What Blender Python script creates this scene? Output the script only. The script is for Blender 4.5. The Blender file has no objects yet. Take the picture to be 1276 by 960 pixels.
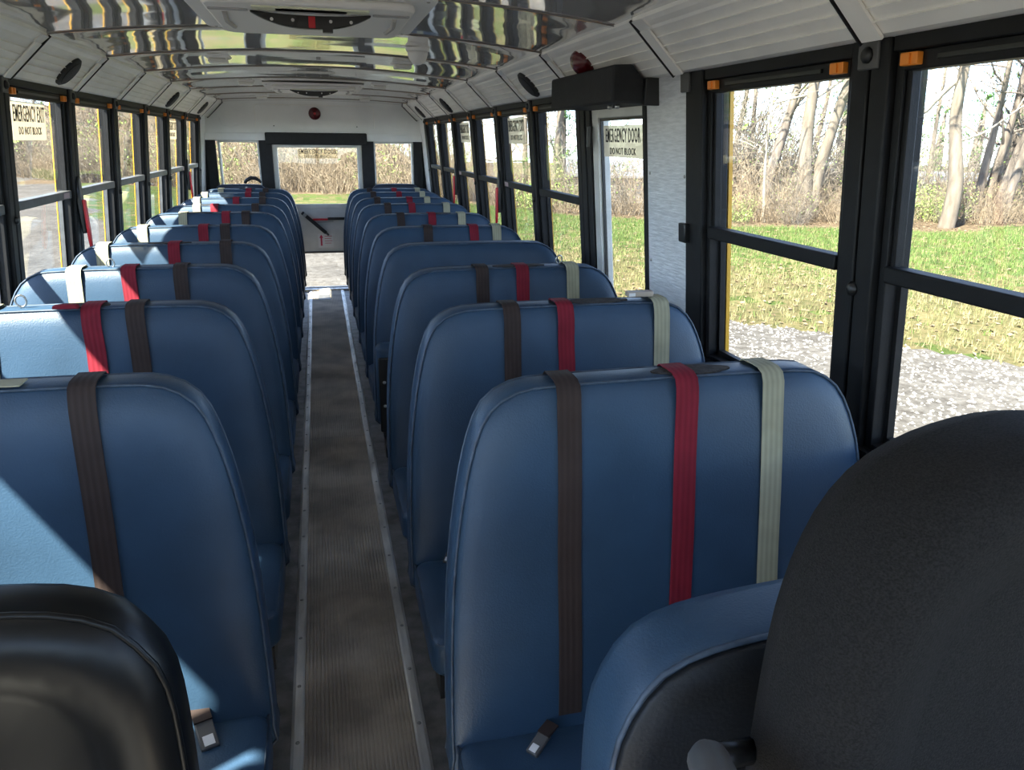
import bpy, math, random
from mathutils import Vector, Matrix
S = bpy.context.scene
COL = S.collection
PI = math.pi

# ------------------------------------------------------------------ camera
YAW, PITCH, ROLL, FPX = .2463, .3141, .0111, 939.1
EYE = Vector((-.012, 0, 1.603))
fwd = Vector((math.sin(YAW)*math.cos(PITCH), math.cos(YAW)*math.cos(PITCH), -math.sin(PITCH)))
r0 = Vector((math.cos(YAW), -math.sin(YAW), 0)); u0 = r0.cross(fwd)
RV = r0*math.cos(ROLL) + u0*math.sin(ROLL); UV = u0*math.cos(ROLL) - r0*math.sin(ROLL)
cd = bpy.data.cameras.new('camera'); cam = bpy.data.objects.new('camera', cd); COL.objects.link(cam)
m = Matrix((RV, UV, -fwd)).transposed().to_4x4(); m.translation = EYE
cam.matrix_world = m
cd.sensor_fit = 'HORIZONTAL'; cd.sensor_width = 36; cd.lens = 36*FPX/1276; cd.clip_start = .02; cd.clip_end = 500
S.camera = cam

# ------------------------------------------------------------------ light
SUN_DIR = Vector((.5, .31, -.75)).normalized()
w = bpy.data.worlds.new('sky'); S.world = w; w.use_nodes = True
nt = w.node_tree; nt.nodes.clear()
sky = nt.nodes.new('ShaderNodeTexSky'); sky.sky_type = 'NISHITA'; sky.sun_disc = False
sky.sun_elevation = math.asin(-SUN_DIR.z); sky.sun_rotation = math.atan2(-SUN_DIR.x, -SUN_DIR.y)
sky.air_density = .45; sky.dust_density = .2; sky.ozone_density = 1.0
bg = nt.nodes.new('ShaderNodeBackground'); bg.inputs[1].default_value = .18
wo = nt.nodes.new('ShaderNodeOutputWorld')
hs = nt.nodes.new('ShaderNodeHueSaturation'); hs.inputs['Saturation'].default_value = .85
nt.links.new(sky.outputs[0], hs.inputs['Color']); nt.links.new(hs.outputs[0], bg.inputs[0]); nt.links.new(bg.outputs[0], wo.inputs[0])
sd = bpy.data.lights.new('sun', 'SUN'); sd.energy = 6.6; sd.angle = math.radians(.9); sd.color = (1, .935, .82)
so = bpy.data.objects.new('sun', sd); COL.objects.link(so)
so.rotation_euler = SUN_DIR.to_track_quat('-Z', 'Y').to_euler(); so.location = (-6, -5, 12)
S.view_settings.view_transform = 'Standard'; S.view_settings.look = 'None'
S.view_settings.exposure = 2.62; S.view_settings.gamma = 1; S.view_settings.use_curve_mapping = False
S.cycles.max_bounces = 14; S.cycles.diffuse_bounces = 9; S.cycles.glossy_bounces = 4; S.cycles.transparent_max_bounces = 24

# ------------------------------------------------------------------ materials
MATS = {}
def mat(name, col, rough=.5, metal=0., var=0., vscale=8., bump=0., bscale=60., stretch=None, spec=.5, coat=0., col2=None, detail=4.):
    if name in MATS: return MATS[name]
    M = bpy.data.materials.new(name); M.use_nodes = True; t = M.node_tree; N = t.nodes
    b = N['Principled BSDF']
    b.inputs['Roughness'].default_value = rough; b.inputs['Metallic'].default_value = metal
    b.inputs['Specular IOR Level'].default_value = spec; b.inputs['Coat Weight'].default_value = coat
    c = (*col, 1); b.inputs['Base Color'].default_value = c
    if var or bump:
        tc = N.new('ShaderNodeTexCoord'); mp = N.new('ShaderNodeMapping'); t.links.new(tc.outputs['Object'], mp.inputs[0])
        if stretch: mp.inputs['Scale'].default_value = stretch
    if var:
        n = N.new('ShaderNodeTexNoise'); n.inputs['Scale'].default_value = vscale; n.inputs['Detail'].default_value = detail
        t.links.new(mp.outputs[0], n.inputs['Vector'])
        r = N.new('ShaderNodeValToRGB'); e = r.color_ramp.elements
        lo = col2 if col2 else tuple(x*(1-var) for x in col); hi = col if col2 else tuple(min(1, x*(1+var)) for x in col)
        e[0].position = .36; e[0].color = (*lo, 1); e[1].position = .64; e[1].color = (*hi, 1)
        t.links.new(n.outputs[0], r.inputs[0]); t.links.new(r.outputs[0], b.inputs['Base Color'])
    if bump:
        n2 = N.new('ShaderNodeTexNoise'); n2.inputs['Scale'].default_value = bscale; n2.inputs['Detail'].default_value = 4
        t.links.new(mp.outputs[0], n2.inputs['Vector'])
        bp = N.new('ShaderNodeBump'); bp.inputs['Strength'].default_value = bump; bp.inputs['Distance'].default_value = .004
        t.links.new(n2.outputs[0], bp.inputs['Height']); t.links.new(bp.outputs[0], b.inputs['Normal'])
    MATS[name] = M; return M

def glass_mat(name, tint, refl=1.0):
    M = bpy.data.materials.new(name); M.use_nodes = True; t = M.node_tree; N = t.nodes; N.clear()
    o = N.new('ShaderNodeOutputMaterial'); mx = N.new('ShaderNodeMixShader'); lw = N.new('ShaderNodeLayerWeight'); lw.inputs[0].default_value = .5
    pw = N.new('ShaderNodeMath'); pw.operation = 'POWER'; pw.inputs[1].default_value = 5; t.links.new(lw.outputs['Facing'], pw.inputs[0])
    fr = N.new('ShaderNodeMath'); fr.operation = 'MULTIPLY_ADD'; fr.inputs[1].default_value = .70; fr.inputs[2].default_value = .035; t.links.new(pw.outputs[0], fr.inputs[0])
    tr = N.new('ShaderNodeBsdfTransparent'); tr.inputs[0].default_value = (*tint, 1)
    g = N.new('ShaderNodeBsdfGlossy'); g.inputs['Roughness'].default_value = .02
    ml = N.new('ShaderNodeMath'); ml.operation = 'MULTIPLY'; ml.inputs[1].default_value = refl
    t.links.new(fr.outputs[0], ml.inputs[0]); t.links.new(ml.outputs[0], mx.inputs[0])
    t.links.new(tr.outputs[0], mx.inputs[1]); t.links.new(g.outputs[0], mx.inputs[2]); t.links.new(mx.outputs[0], o.inputs[0])
    return M

def webbing_mat(name, col):
    M = bpy.data.materials.new(name); M.use_nodes = True; t = M.node_tree; N = t.nodes; b = N['Principled BSDF']
    b.inputs['Roughness'].default_value = .75; b.inputs['Specular IOR Level'].default_value = .2
    tc = N.new('ShaderNodeTexCoord'); sp = N.new('ShaderNodeSeparateXYZ'); t.links.new(tc.outputs['UV'], sp.inputs[0])
    a = N.new('ShaderNodeMath'); a.operation = 'MULTIPLY'; a.inputs[1].default_value = 2*PI*4
    s = N.new('ShaderNodeMath'); s.operation = 'SINE'; t.links.new(sp.outputs[0], a.inputs[0]); t.links.new(a.outputs[0], s.inputs[0])
    r = N.new('ShaderNodeMapRange'); r.inputs[1].default_value = -1; r.inputs[2].default_value = 1; r.inputs[3].default_value = .86; r.inputs[4].default_value = 1.06
    t.links.new(s.outputs[0], r.inputs[0])
    n = N.new('ShaderNodeTexNoise'); n.inputs['Scale'].default_value = 14; t.links.new(tc.outputs['Object'], n.inputs['Vector'])
    r2 = N.new('ShaderNodeMapRange'); r2.inputs[3].default_value = .7; r2.inputs[4].default_value = 1.3; t.links.new(n.outputs[0], r2.inputs[0])
    m1 = N.new('ShaderNodeMath'); m1.operation = 'MULTIPLY'; t.links.new(r.outputs[0], m1.inputs[0]); t.links.new(r2.outputs[0], m1.inputs[1])
    v = N.new('ShaderNodeVectorMath'); v.operation = 'SCALE'; v.inputs[0].default_value = col; t.links.new(m1.outputs[0], v.inputs['Scale'])
    t.links.new(v.outputs[0], b.inputs['Base Color'])
    bp = N.new('ShaderNodeBump'); bp.inputs['Strength'].default_value = .3; bp.inputs['Distance'].default_value = .0006
    t.links.new(s.outputs[0], bp.inputs['Height']); t.links.new(bp.outputs[0], b.inputs['Normal'])
    return M

BLUE = mat('blue_vinyl', (.027, .060, .106), .42, 0, .14, 5, .18, 260, spec=.45)
# scuffs on the vinyl
def scuffs(M, lo, hi):
    t = M.node_tree; N = t.nodes; b = N['Principled BSDF']
    tc = N.new('ShaderNodeTexCoord'); mp = N.new('ShaderNodeMapping'); mp.inputs['Scale'].default_value = (3, 3, 1.2)
    mp.inputs['Rotation'].default_value = (.3, .5, .7)
    n = N.new('ShaderNodeTexNoise'); n.inputs['Scale'].default_value = 34; n.inputs['Detail'].default_value = 8; n.inputs['Roughness'].default_value = .7
    r = N.new('ShaderNodeValToRGB'); r.color_ramp.elements[0].position = lo; r.color_ramp.elements[1].position = hi
    mx = N.new('ShaderNodeMix'); mx.data_type = 'RGBA'; mx.inputs['B'].default_value = (.10, .13, .17, 1)
    src = b.inputs['Base Color'].links[0].from_socket
    t.links.new(tc.outputs['Object'], mp.inputs[0]); t.links.new(mp.outputs[0], n.inputs['Vector']); t.links.new(n.outputs[0], r.inputs[0])
    t.links.new(r.outputs[0], mx.inputs['Factor']); t.links.new(src, mx.inputs['A']); t.links.new(mx.outputs['Result'], b.inputs['Base Color'])
scuffs(BLUE, .64, .95)
PIPING = mat('worn_piping', (.045, .068, .10), .5, 0, .35, 30)
NAVY = mat('dark_navy_vinyl', (.02, .03, .05), .45, 0, .15, 6, .3, 200)
BLACKV = mat('black_vinyl', (.0045, .0048, .005), .34, spec=.3)
CLOTH = mat('black_seat_cloth', (.016, .0145, .0135), .9, 0, .35, 400, .5, 500, spec=.2)
BLACK = mat('black_frame_metal', (.0075, .0075, .008), .55, 0, .2, 30, .1, 200, spec=.3)
BLACKM = mat('black_hardware', (.010, .010, .010), .38)
PAD = mat('black_padding', (.016, .016, .017), .75, 0, .2, 20, .3, 150)
GREYF = mat('grey_window_frame', (.10, .105, .11), .42, .3, .15, 20)
YELLOW = mat('yellow_body_paint', (.80, .42, .02), .35, 0, .05, 4)
ORANGE = mat('orange_plastic', (.90, .28, .03), .4)
RED = mat('red_plastic', (.62, .02, .03), .35)
REDLENS = mat('red_lens', (.10, .004, .007), .2, coat=.3)
WHITE = mat('white_painted_panel', (.92, .90, .845), .42, 0, .04, 6)
WHITE2 = mat('rear_white_panel', (.90, .895, .87), .35, 0, .05, 3)
PLAST = mat('white_plastic', (.82, .81, .78), .45)
SILVER = mat('aluminium_trim', (.80, .78, .74), .42, .5, .25, 18, .25, 120, (1, .2, 1))
DOORM = mat('door_silver', (.66, .65, .61), .45, .2, .08, 6)
SCREW = mat('screw_steel', (.45, .44, .42), .35, .9)
FLOOR = mat('grey_rubber_floor', (.25, .235, .22), .50, 0, .45, 14, .5, 90, col2=(.12, .115, .11))
MAT = mat('ribbed_rubber', (.64, .57, .48), .65, 0, .4, 4.5, .3, 150, col2=(.36, .32, .27))
LENSW = mat('lamp_lens', (.80, .79, .74), .3)
SLOT = mat('sunlit_slot_lens', (.78, .80, .58), .35)  # pale yellow-green paints in the sunlight on the hatch vent strip
GREY = mat('grey_plastic', (.09, .088, .085), .5)
def film_mat(name, col, tr):
    M = bpy.data.materials.new(name); M.use_nodes = True; t = M.node_tree; N = t.nodes; b = N['Principled BSDF']; b.inputs['Base Color'].default_value = (*col, 1); b.inputs['Roughness'].default_value = .6
    tl_ = N.new('ShaderNodeBsdfTranslucent'); tl_.inputs[0].default_value = (*col, 1); tp = N.new('ShaderNodeBsdfTransparent'); tp.inputs[0].default_value = (*col, 1)
    m1 = N.new('ShaderNodeMixShader'); m1.inputs[0].default_value = .35; m2 = N.new('ShaderNodeMixShader'); m2.inputs[0].default_value = tr
    t.links.new(b.outputs[0], m1.inputs[1]); t.links.new(tl_.outputs[0], m1.inputs[2]); t.links.new(m1.outputs[0], m2.inputs[1]); t.links.new(tp.outputs[0], m2.inputs[2])
    t.links.new(m2.outputs[0], N['Material Output'].inputs[0]); return M
SIGNB = film_mat('beige_sign_film', (.80, .74, .62), .42)
SIGNW = mat('label_white', (.75, .74, .72), .5)
SIGNK = mat('sign_black_ink', (.02, .02, .02), .6)
SIGNR = mat('sign_red_ink', (.55, .03, .08), .6)
WORN = mat('worn_dark_backing', (.030, .024, .020), .95, 0, .5, 60, .8, 120)
WEB = {'brown': webbing_mat('brown_webbing', (.042, .029, .025)), 'red': webbing_mat('red_webbing', (.20, .014, .026)), 'cream': webbing_mat('cream_webbing', (.36, .34, .23))}
GLASS = glass_mat('window_glass', (.93, .95, .94))
# stamped wall panel with horizontal scratches
WPANEL = mat('stamped_wall_panel', (.78, .79, .80), .32, .2, .10, 30, .9, 28, (1, .6, 5))
# glossy ceiling sheet, slightly rippled
def ceiling_mat():
    M = bpy.data.materials.new('glossy_ceiling_sheet'); M.use_nodes = True; t = M.node_tree; N = t.nodes; b = N['Principled BSDF']
    b.inputs['Base Color'].default_value = (.88, .865, .835, 1); b.inputs['Metallic'].default_value = .62; b.inputs['Roughness'].default_value = .05
    tc = N.new('ShaderNodeTexCoord'); mp = N.new('ShaderNodeMapping'); mp.inputs['Scale'].default_value = (1.2, 2.2, 1)
    t.links.new(tc.outputs['Object'], mp.inputs[0])
    n = N.new('ShaderNodeTexNoise'); n.inputs['Scale'].default_value = 1.6; n.inputs['Detail'].default_value = 1; t.links.new(mp.outputs[0], n.inputs['Vector'])
    bp = N.new('ShaderNodeBump'); bp.inputs['Strength'].default_value = .30; bp.inputs['Distance'].default_value = .010
    t.links.new(n.outputs[0], bp.inputs['Height']); t.links.new(bp.outputs[0], b.inputs['Normal'])
    MATS['ceil'] = M; return M
CEIL = ceiling_mat()

# ------------------------------------------------------------------ mesh helpers
class MB:
    def __init__(s): s.v = []; s.f = []; s.uv = None
    def add(s, vs, fs):
        o = len(s.v); s.v += [tuple(p) for p in vs]; s.f += [tuple(i+o for i in f) for f in fs]; return s
    def box(s, x0, x1, y0, y1, z0, z1):
        x0, x1 = sorted((x0, x1)); y0, y1 = sorted((y0, y1)); z0, z1 = sorted((z0, z1))
        return s.add([(x0,y0,z0),(x1,y0,z0),(x1,y1,z0),(x0,y1,z0),(x0,y0,z1),(x1,y0,z1),(x1,y1,z1),(x0,y1,z1)],
              [(0,3,2,1),(4,5,6,7),(0,1,5,4),(1,2,6,5),(2,3,7,6),(3,0,4,7)])
    def hexa(s, p):   # eight corners, box order
        return s.add(p, [(0,3,2,1),(4,5,6,7),(0,1,5,4),(1,2,6,5),(2,3,7,6),(3,0,4,7)])
    def prism(s, pts, axis, a0, a1):   # polygon in the two other axes
        n = len(pts)
        def P(p, a): return {'x': (a, p[0], p[1]), 'y': (p[0], a, p[1]), 'z': (p[0], p[1], a)}[axis]
        vs = [P(p, a0) for p in pts] + [P(p, a1) for p in pts]
        fs = [tuple(range(n)), tuple(range(2*n-1, n-1, -1))] + [(i, i+n, (i+1) % n+n, (i+1) % n) for i in range(n)]
        return s.add(vs, fs)
    def tube(s, path, rad, n=6, closed=False, cap=True):
        path = [Vector(p) for p in path]; L = len(path)
        if not hasattr(rad, '__len__'): rad = [rad]*L
        vs = []; up = None
        for i, p in enumerate(path):
            a = path[(i-1) % L] if (closed or i) else p; b = path[(i+1) % L] if (closed or i < L-1) else p
            d = (b-a)
            if d.length < 1e-9: d = Vector((0, 0, 1))
            d.normalize()
            if up is None: up = Vector((0, 0, 1)) if abs(d.z) < .9 else Vector((1, 0, 0))
            e1 = d.cross(up)
            if e1.length < 1e-6: e1 = d.orthogonal()
            e1.normalize(); e2 = e1.cross(d); up = e2
            for k in range(n):
                t = 2*PI*k/n; vs.append(p + e1*(math.cos(t)*rad[i]) + e2*(math.sin(t)*rad[i]))
        fs = []
        for i in range(L if closed else L-1):
            j = (i+1) % L
            for k in range(n): fs.append((i*n+k, i*n+(k+1) % n, j*n+(k+1) % n, j*n+k))
        if cap and not closed: fs += [tuple(range(n-1, -1, -1)), tuple(range((L-1)*n, L*n))]
        return s.add(vs, fs)
    def lathe(s, prof, c, axis='z', n=16, sgn=1):   # prof: (radius, height)
        vs = []; L = len(prof)
        for (r, h) in prof:
            for k in range(n):
                a = 2*PI*k/n; p, q = r*math.cos(a), r*math.sin(a); h2 = h*sgn
                d = {'z': (p, q, h2), 'y': (p, h2, q), 'x': (h2, p, q)}[axis]
                vs.append((c[0]+d[0], c[1]+d[1], c[2]+d[2]))
        fs = [(i*n+k, i*n+(k+1) % n, (i+1)*n+(k+1) % n, (i+1)*n+k) for i in range(L-1) for k in range(n)]
        fs += [tuple(range(n-1, -1, -1)), tuple(range((L-1)*n, L*n))]
        return s.add(vs, fs)
    def mesh(s, name, mt, smooth=False, angle=None):
        me = bpy.data.meshes.new(name); me.from_pydata(s.v, [], s.f); me.materials.append(mt)
        import bmesh
        if len(s.f) < 4000:
            b = bmesh.new(); b.from_mesh(me); bmesh.ops.recalc_face_normals(b, faces=b.faces); b.to_mesh(me); b.free()
        if s.uv:
            ul = me.uv_layers.new(name='UVMap')
            for lp in me.loops: ul.data[lp.index].uv = s.uv[lp.vertex_index]
        if smooth:
            me.shade_smooth()
            if angle: me.set_sharp_from_angle(angle=math.radians(angle))
        me.update(); return me
    def build(s, name, mt, parent=None, smooth=False, bevel=0, loc=None, angle=None, seg=2):
        return place(name, s.mesh(name, mt, smooth or bool(bevel), angle or (40 if bevel else None)), parent, loc, bevel, seg)

def place(name, me, parent=None, loc=None, bevel=0, seg=2):
    o = bpy.data.objects.new(name, me); COL.objects.link(o)
    if parent: o.parent = parent
    if loc: o.location = loc
    if bevel:
        b = o.modifiers.new('bevel', 'BEVEL'); b.width = bevel; b.segments = seg; b.limit_method = 'ANGLE'; b.angle_limit = math.radians(40)
    return o
def tag(o, label, cat, group=None):
    o['label'] = label; o['category'] = cat
    if group: o['group'] = group
    return o
def struct(o): o['kind'] = 'structure'; return o
def thing(name, loc, label=None, cat=None, group=None):
    o = bpy.data.objects.new(name, None); COL.objects.link(o); o.location = loc; o.empty_display_size = .1
    if label: tag(o, label, cat, group)
    return o
def setting(name, loc=(0, 0, 0)): return struct(thing(name, loc))
def catmull(pts, n=6, closed=False):
    out = []; L = len(pts)
    for i in range(L if closed else L-1):
        g = lambda k: Vector(pts[k % L] if closed else pts[max(0, min(L-1, k))])
        p0, p1, p2, p3 = g(i-1), g(i), g(i+1), g(i+2)
        for k in range(n):
            t = k/n; out.append(.5*((2*p1)+(p2-p0)*t+(2*p0-5*p1+4*p2-p3)*t*t+(3*p1-p0-3*p2+p3)*t**3))
    if not closed: out.append(Vector(pts[-1]))
    return out
FONT = None
def text_mesh(txt, size, mt, width=None):
    c = bpy.data.curves.new('text', 'FONT'); c.body = txt; c.size = size; c.align_x = 'CENTER'; c.align_y = 'CENTER'; c.extrude = .0006; c.offset = .0004*size/.06; c.space_character = 1.12; c.resolution_u = 2
    o = bpy.data.objects.new('text', c); COL.objects.link(o)
    dg = bpy.context.evaluated_depsgraph_get(); me = bpy.data.meshes.new_from_object(o.evaluated_get(dg))
    bpy.data.objects.remove(o)
    if width:
        xs = [v.co.x for v in me.vertices]; k = width/(max(xs)-min(xs))
        for v in me.vertices: v.co.x *= k
    me.materials.clear(); me.materials.append(mt); return me
def orient(o, loc, right, up):
    right = Vector(right).normalized(); up = Vector(up).normalized(); n = right.cross(up)
    mm = Matrix((right, up, n)).transposed().to_4x4(); mm.translation = Vector(loc); o.matrix_local = mm

# ------------------------------------------------------------------ the bus shell
YB = 8.56           # rear wall
YF = -1.25          # windscreen
ZT = 1.80           # window head
ZS = .945           # window sill
def xw(z): return 1.1304 - .087*(z-1.3476)
def lbox(mb, s, d0, d1, y0, y1, z0, z1):
    # box that leans with the side wall; d is measured outwards from the wall plane
    a0, a1, b0, b1 = s*(xw(z0)+d0), s*(xw(z0)+d1), s*(xw(z1)+d0), s*(xw(z1)+d1)
    return mb.hexa([(a0,y0,z0),(a1,y0,z0),(a1,y1,z0),(a0,y1,z0),(b0,y0,z1),(b1,y0,z1),(b1,y1,z1),(b0,y1,z1)])

floor = struct(MB().box(-1.17, 1.17, YF, YB, -.06, 0).build('floor', FLOOR))
# ribbed aisle mat, laid in lengths
def rib_profile(hw, n, base, top):
    pts = []; p = 2*hw/n
    for i in range(n):
        x = -hw + i*p
        pts += [(x, base), (x+p*.18, base), (x+p*.30, top), (x+p*.82, top), (x+p*.94, base)]
    pts.append((hw, base)); return pts
for a, b in ((YF, 1.2), (1.205, 4.05), (4.055, 7.06), (7.065, 8.50)):
    pr = rib_profile(.151, 26, .0015, .0075); mb = MB(); n = len(pr)
    mb.add([(x, a, z) for x, z in pr]+[(x, b, z) for x, z in pr], [(i, i+1, i+1+n, i+n) for i in range(n-1)])
    mb.build('ribbed_mat', MAT, floor)
screw_me = MB().lathe([(.0062, 0), (.0055, .0022), (.003, .0034)], (0, 0, 0), n=8).mesh('screw', SCREW, True)
for k, s in enumerate((-1, 1)):
    pf = [(s*.150, .0005), (s*.152, .0085), (s*.158, .0105), (s*.178, .0095), (s*.187, .0015), (s*.187, .0005)]
    t = struct(MB().prism(pf, 'y', YF, 8.52).build('trim_%d' % (k+1), SILVER))
    y = .35
    while y < 8.45:
        place('screw', screw_me, t, (s*.168, y+.01*random.random(), .0098)); y += .235
# rear aisle plate and threshold
MB().box(-.09, .03, 7.95, 8.22, .0068, .0085).build('mat_patch', GREY, floor)
struct(MB().box(-.50, .50, 8.47, 8.56, 0, .022).build('trim_3', SILVER, bevel=.004))

# side walls below the windows and the solid pieces between openings
L_POSTS = [.80, 1.61, 2.415, 3.22, 4.03, 4.84, 5.65, 6.46, 7.27, 8.08]
R_POSTS = [3.22, 4.03, 4.84, 5.65, 6.46, 7.27, 8.08]
bolt_me = {}
for s in (-1, 1): bolt_me[s] = MB().lathe([(.016, 0), (.016, .006), (.010, .012), (.004, .013)], (0, 0, 0), 'x', 10, -s).mesh('bolt', BLACKM, True)
def pillar(wall, s, y, hw=.048, ybracket=True):
    mb = MB()
    lbox(mb, s, -.020, .05, y-hw, y-.004, ZS-.02, ZT+.03); lbox(mb, s, -.020, .05, y+.004, y+hw, ZS-.02, ZT+.03); lbox(mb, s, -.010, .05, y-.004, y+.004, ZS-.02, ZT+.03)
    p = mb.build('pillar', BLACK, wall, bevel=.004)
    mb = MB(); lbox(mb, s, .052, .060, y-hw-.010, y+hw+.010, ZS-.1, ZT+.10); mb.build('outer_panel', YELLOW, wall)
    if ybracket:
        mb = MB(); lbox(mb, s, -.026, -.018, y-.030, y+.030, ZT-.055, ZT+.004); b = mb.build('bracket', GREY, p, bevel=.003)
        place('bolt', bolt_me[s], p, (s*(xw(ZT-.03)-.024), y, ZT-.028))
        place('bolt', bolt_me[s], p, (s*(xw(1.30)-.018), y, 1.30))
wl = struct(MB().box(-1.168, -1.25, .72, YB, -.06, ZS-.02).build('wall_left', WHITE2))
wr = struct(MB().box(1.168, 1.25, YF, 2.54, -.06, ZS-.02).build('wall_right', WHITE2))
MB().box(1.168, 1.25, 3.17, YB, -.06, ZS-.02).build('lower_panel', WHITE2, wr)
for s, wall, spans in ((-1, wl, [(.72, YB)]), (1, wr, [(YF, 2.24), (3.17, YB)])):
    for a, b in spans:
        mb = MB(); lbox(mb, s, -.022, .10, a, b, ZS-.03, ZS); mb.build('sill', BLACK, wall, bevel=.004)
        mb = MB(); lbox(mb, s, -.004, .028, a, b, ZT, ZT+.16); mb.build('header_rail', WHITE, wall)
for y in L_POSTS: pillar(wl, -1, y)
for y in R_POSTS[1:]: pillar(wr, 1, y)
pillar(wr, 1, 1.415, .056)
pillar(wr, 1, 3.225, .055, False)
pillar(wr, 1, .50, .056)
# solid corner pieces
mb = MB(); lbox(mb, -1, -.01, .05, 8.26, YB, 0, ZT+.02); mb.build('corner_panel', WHITE2, wl)
mb = MB(); lbox(mb, 1, -.01, .05, 8.26, YB, 0, ZT+.02); mb.build('corner_panel', WHITE2, wr)
mb = MB(); lbox(mb, -1, -.005, .05, 8.125, 8.26, ZS-.02, ZT+.02); mb.build('corner_post', BLACK, wl)
mb = MB(); lbox(mb, 1, -.005, .05, 8.125, 8.26, ZS-.02, ZT+.02); mb.build('corner_post', BLACK, wr)
# stamped white panel beside the side door
mb = MB(); lbox(mb, 1, -.012, .10, 2.225, 2.535, ZS-.06, ZT+.03); wp = mb.build('stamped_panel', WPANEL, wr)
mb = MB(); mb.box(1.15, 1.26, 2.225, 2.54, -.02, ZS-.05); mb.build('stamped_panel', WPANEL, wr)
mb = MB(); lbox(mb, 1, -.022, .06, 2.12, 2.225, ZS-.02, ZT+.02); wpost = mb.build('pillar', BLACK, wr, bevel=.004)
mb = MB(); lbox(mb, 1, -.030, -.02, 2.19, 2.245, ZT-.055, ZT+.0); mb.build('bracket', GREY, wpost, bevel=.003)
mb = MB(); lbox(mb, 1, -.040, -.02, 2.195, 2.24, 1.30, 1.36); mb.build('catch_plate', BLACKM, wpost, bevel=.004)
mb = MB(); lbox(mb, 1, .062, .074, 2.108, 2.225, ZS-.1, ZT+.1); mb.build('outer_panel', YELLOW, wr)
for z, y in ((1.50, 2.515), (1.20, 2.515), (1.50, 2.25)):
    place('screw', screw_me, wr, (xw(z)-.012, y, z)).rotation_euler = (0, -PI/2, 0)

# ---- windows
WN = [0]
def make_window(s, y0, y1, latch=True, sign=False, handle=False, red_post=False, ztop=ZT):
    WN[0] += 1
    W = setting('window_%d' % WN[0])
    mb = MB()
    lbox(mb, s, -.004, .052, y0, y0+.020, ZS, ztop); lbox(mb, s, -.004, .052, y1-.020, y1, ZS, ztop)
    lbox(mb, s, -.004, .052, y0+.02, y1-.02, ZS, ZS+.014)
    mb.build('frame', BLACK, W, bevel=.002)
    mb = MB(); lbox(mb, s, -.016, .052, y0, y1, 1.772, ztop+.012); mb.build('top_track', BLACK, W, bevel=.003)
    mb = MB(); a, b = y0+.02, y1-.02
    lbox(mb, s, .004, .026, a, a+.013, 1.34, 1.772); lbox(mb, s, .004, .026, b-.013, b, 1.34, 1.772); lbox(mb, s, -.006, .026, a, b, 1.738, 1.772)
    us = mb.build('upper_sash', BLACK, W, bevel=.002)
    mb = MB(); lbox(mb, s, -.012, .03, a, b, 1.327, 1.362); mb.build('mid_rail', GREYF if s < 0 else BLACK, W, bevel=.004)
    mb = MB(); lbox(mb, s, .028, .046, a, a+.011, ZS+.014, 1.33); lbox(mb, s, .028, .046, b-.011, b, ZS+.014, 1.33); lbox(mb, s, .028, .046, a, b, ZS+.014, ZS+.03)
    mb.build('lower_sash', GREYF if s < 0 else BLACK, W)
    mb = MB(); lbox(mb, s, .014, .018, a+.012, b-.012, 1.355, 1.745); mb.build('pane', GLASS, W)
    mb = MB(); lbox(mb, s, .036, .040, a+.01, b-.01, ZS+.02, 1.335); mb.build('pane', GLASS, W)
    if latch:
        for q in (a+.004, b-.049):
            mb = MB(); lbox(mb, s, -.020, -.005, q, q+.045, 1.745, 1.768); l = mb.build('latch', ORANGE, us, bevel=.002)
            mb = MB(); lbox(mb, s, -.024, -.019, q+.016, q+.028, 1.747, 1.766); mb.build('latch_tab', ORANGE, l)
        mb = MB(); lbox(mb, s, -.012, -.005, a+.09, b-.09, 1.752, 1.760); mb.build('finger_groove', BLACKM, us)
    if sign:
        zc, wd = 1.655, .34; yc = (y0+y1)/2 - (.065 if s < 0 else -.02)
        mb = MB(); lbox(mb, s, .0120, .0132, yc-.19, yc+.19, zc-.072, zc+.072)
        sg = mb.build('sign', SIGNB, W)
        for txt, sz, dz, wdt in (('EMERGENCY EXIT', .070, .024, .355), ('DO NOT BLOCK', .042, -.038, .26)):
            o = place('lettering', text_mesh(txt, sz, SIGNK, wdt), sg)
            z = zc+dz; orient(o, (s*(xw(z)+.0115), yc, z), (0, -s, 0), (-s*.087, 0, 1))
            if txt[0] == 'E': o.scale = (1, 1.25, 1)
    if handle:   # hinge housing and red release lever at the rear post
        y = y1+.045
        mb = MB(); pts = [(y-.028, 1.30), (y-.022, 1.40), (y, 1.425), (y+.022, 1.40), (y+.028, 1.30), (y+.014, 1.16), (y-.014, 1.16)]
        mb.prism(pts, 'x', s*(xw(1.3)-.018), s*(xw(1.3)-.040)); h = mb.build('lever_housing', BLACKM, W, bevel=.006)
        mb = MB(); mb.prism([(y-.016, 1.315), (y+.014, 1.315), (y+.018, 1.14), (y+.004, 1.07), (y-.012, 1.13)], 'x', s*(xw(1.3)-.038), s*(xw(1.3)-.052)); mb.build('release_lever', RED, h, bevel=.004)
        mb = MB(); lbox(mb, s, -.0135, -.0122, y1-.14, y1-.06, 1.332, 1.356); mb.build('decal', mat('pink_decal', (.42, .30, .31), .5), W)
    return W
for i in range(9):
    a, b = L_POSTS[i]+.052, L_POSTS[i+1]-.052
    make_window(-1, a, b, sign=i in (3, 7), handle=i in (3, 7))
for i in range(6):
    a, b = R_POSTS[i]+.052, R_POSTS[i+1]-.052
    if i == 0: a = 3.285
    make_window(1, a, b, sign=i in (1, 3), handle=i in (1, 3))
make_window(1, 1.475, 2.118)
make_window(1, .56, 1.355)
make_window(1, -.45, .44)

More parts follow.
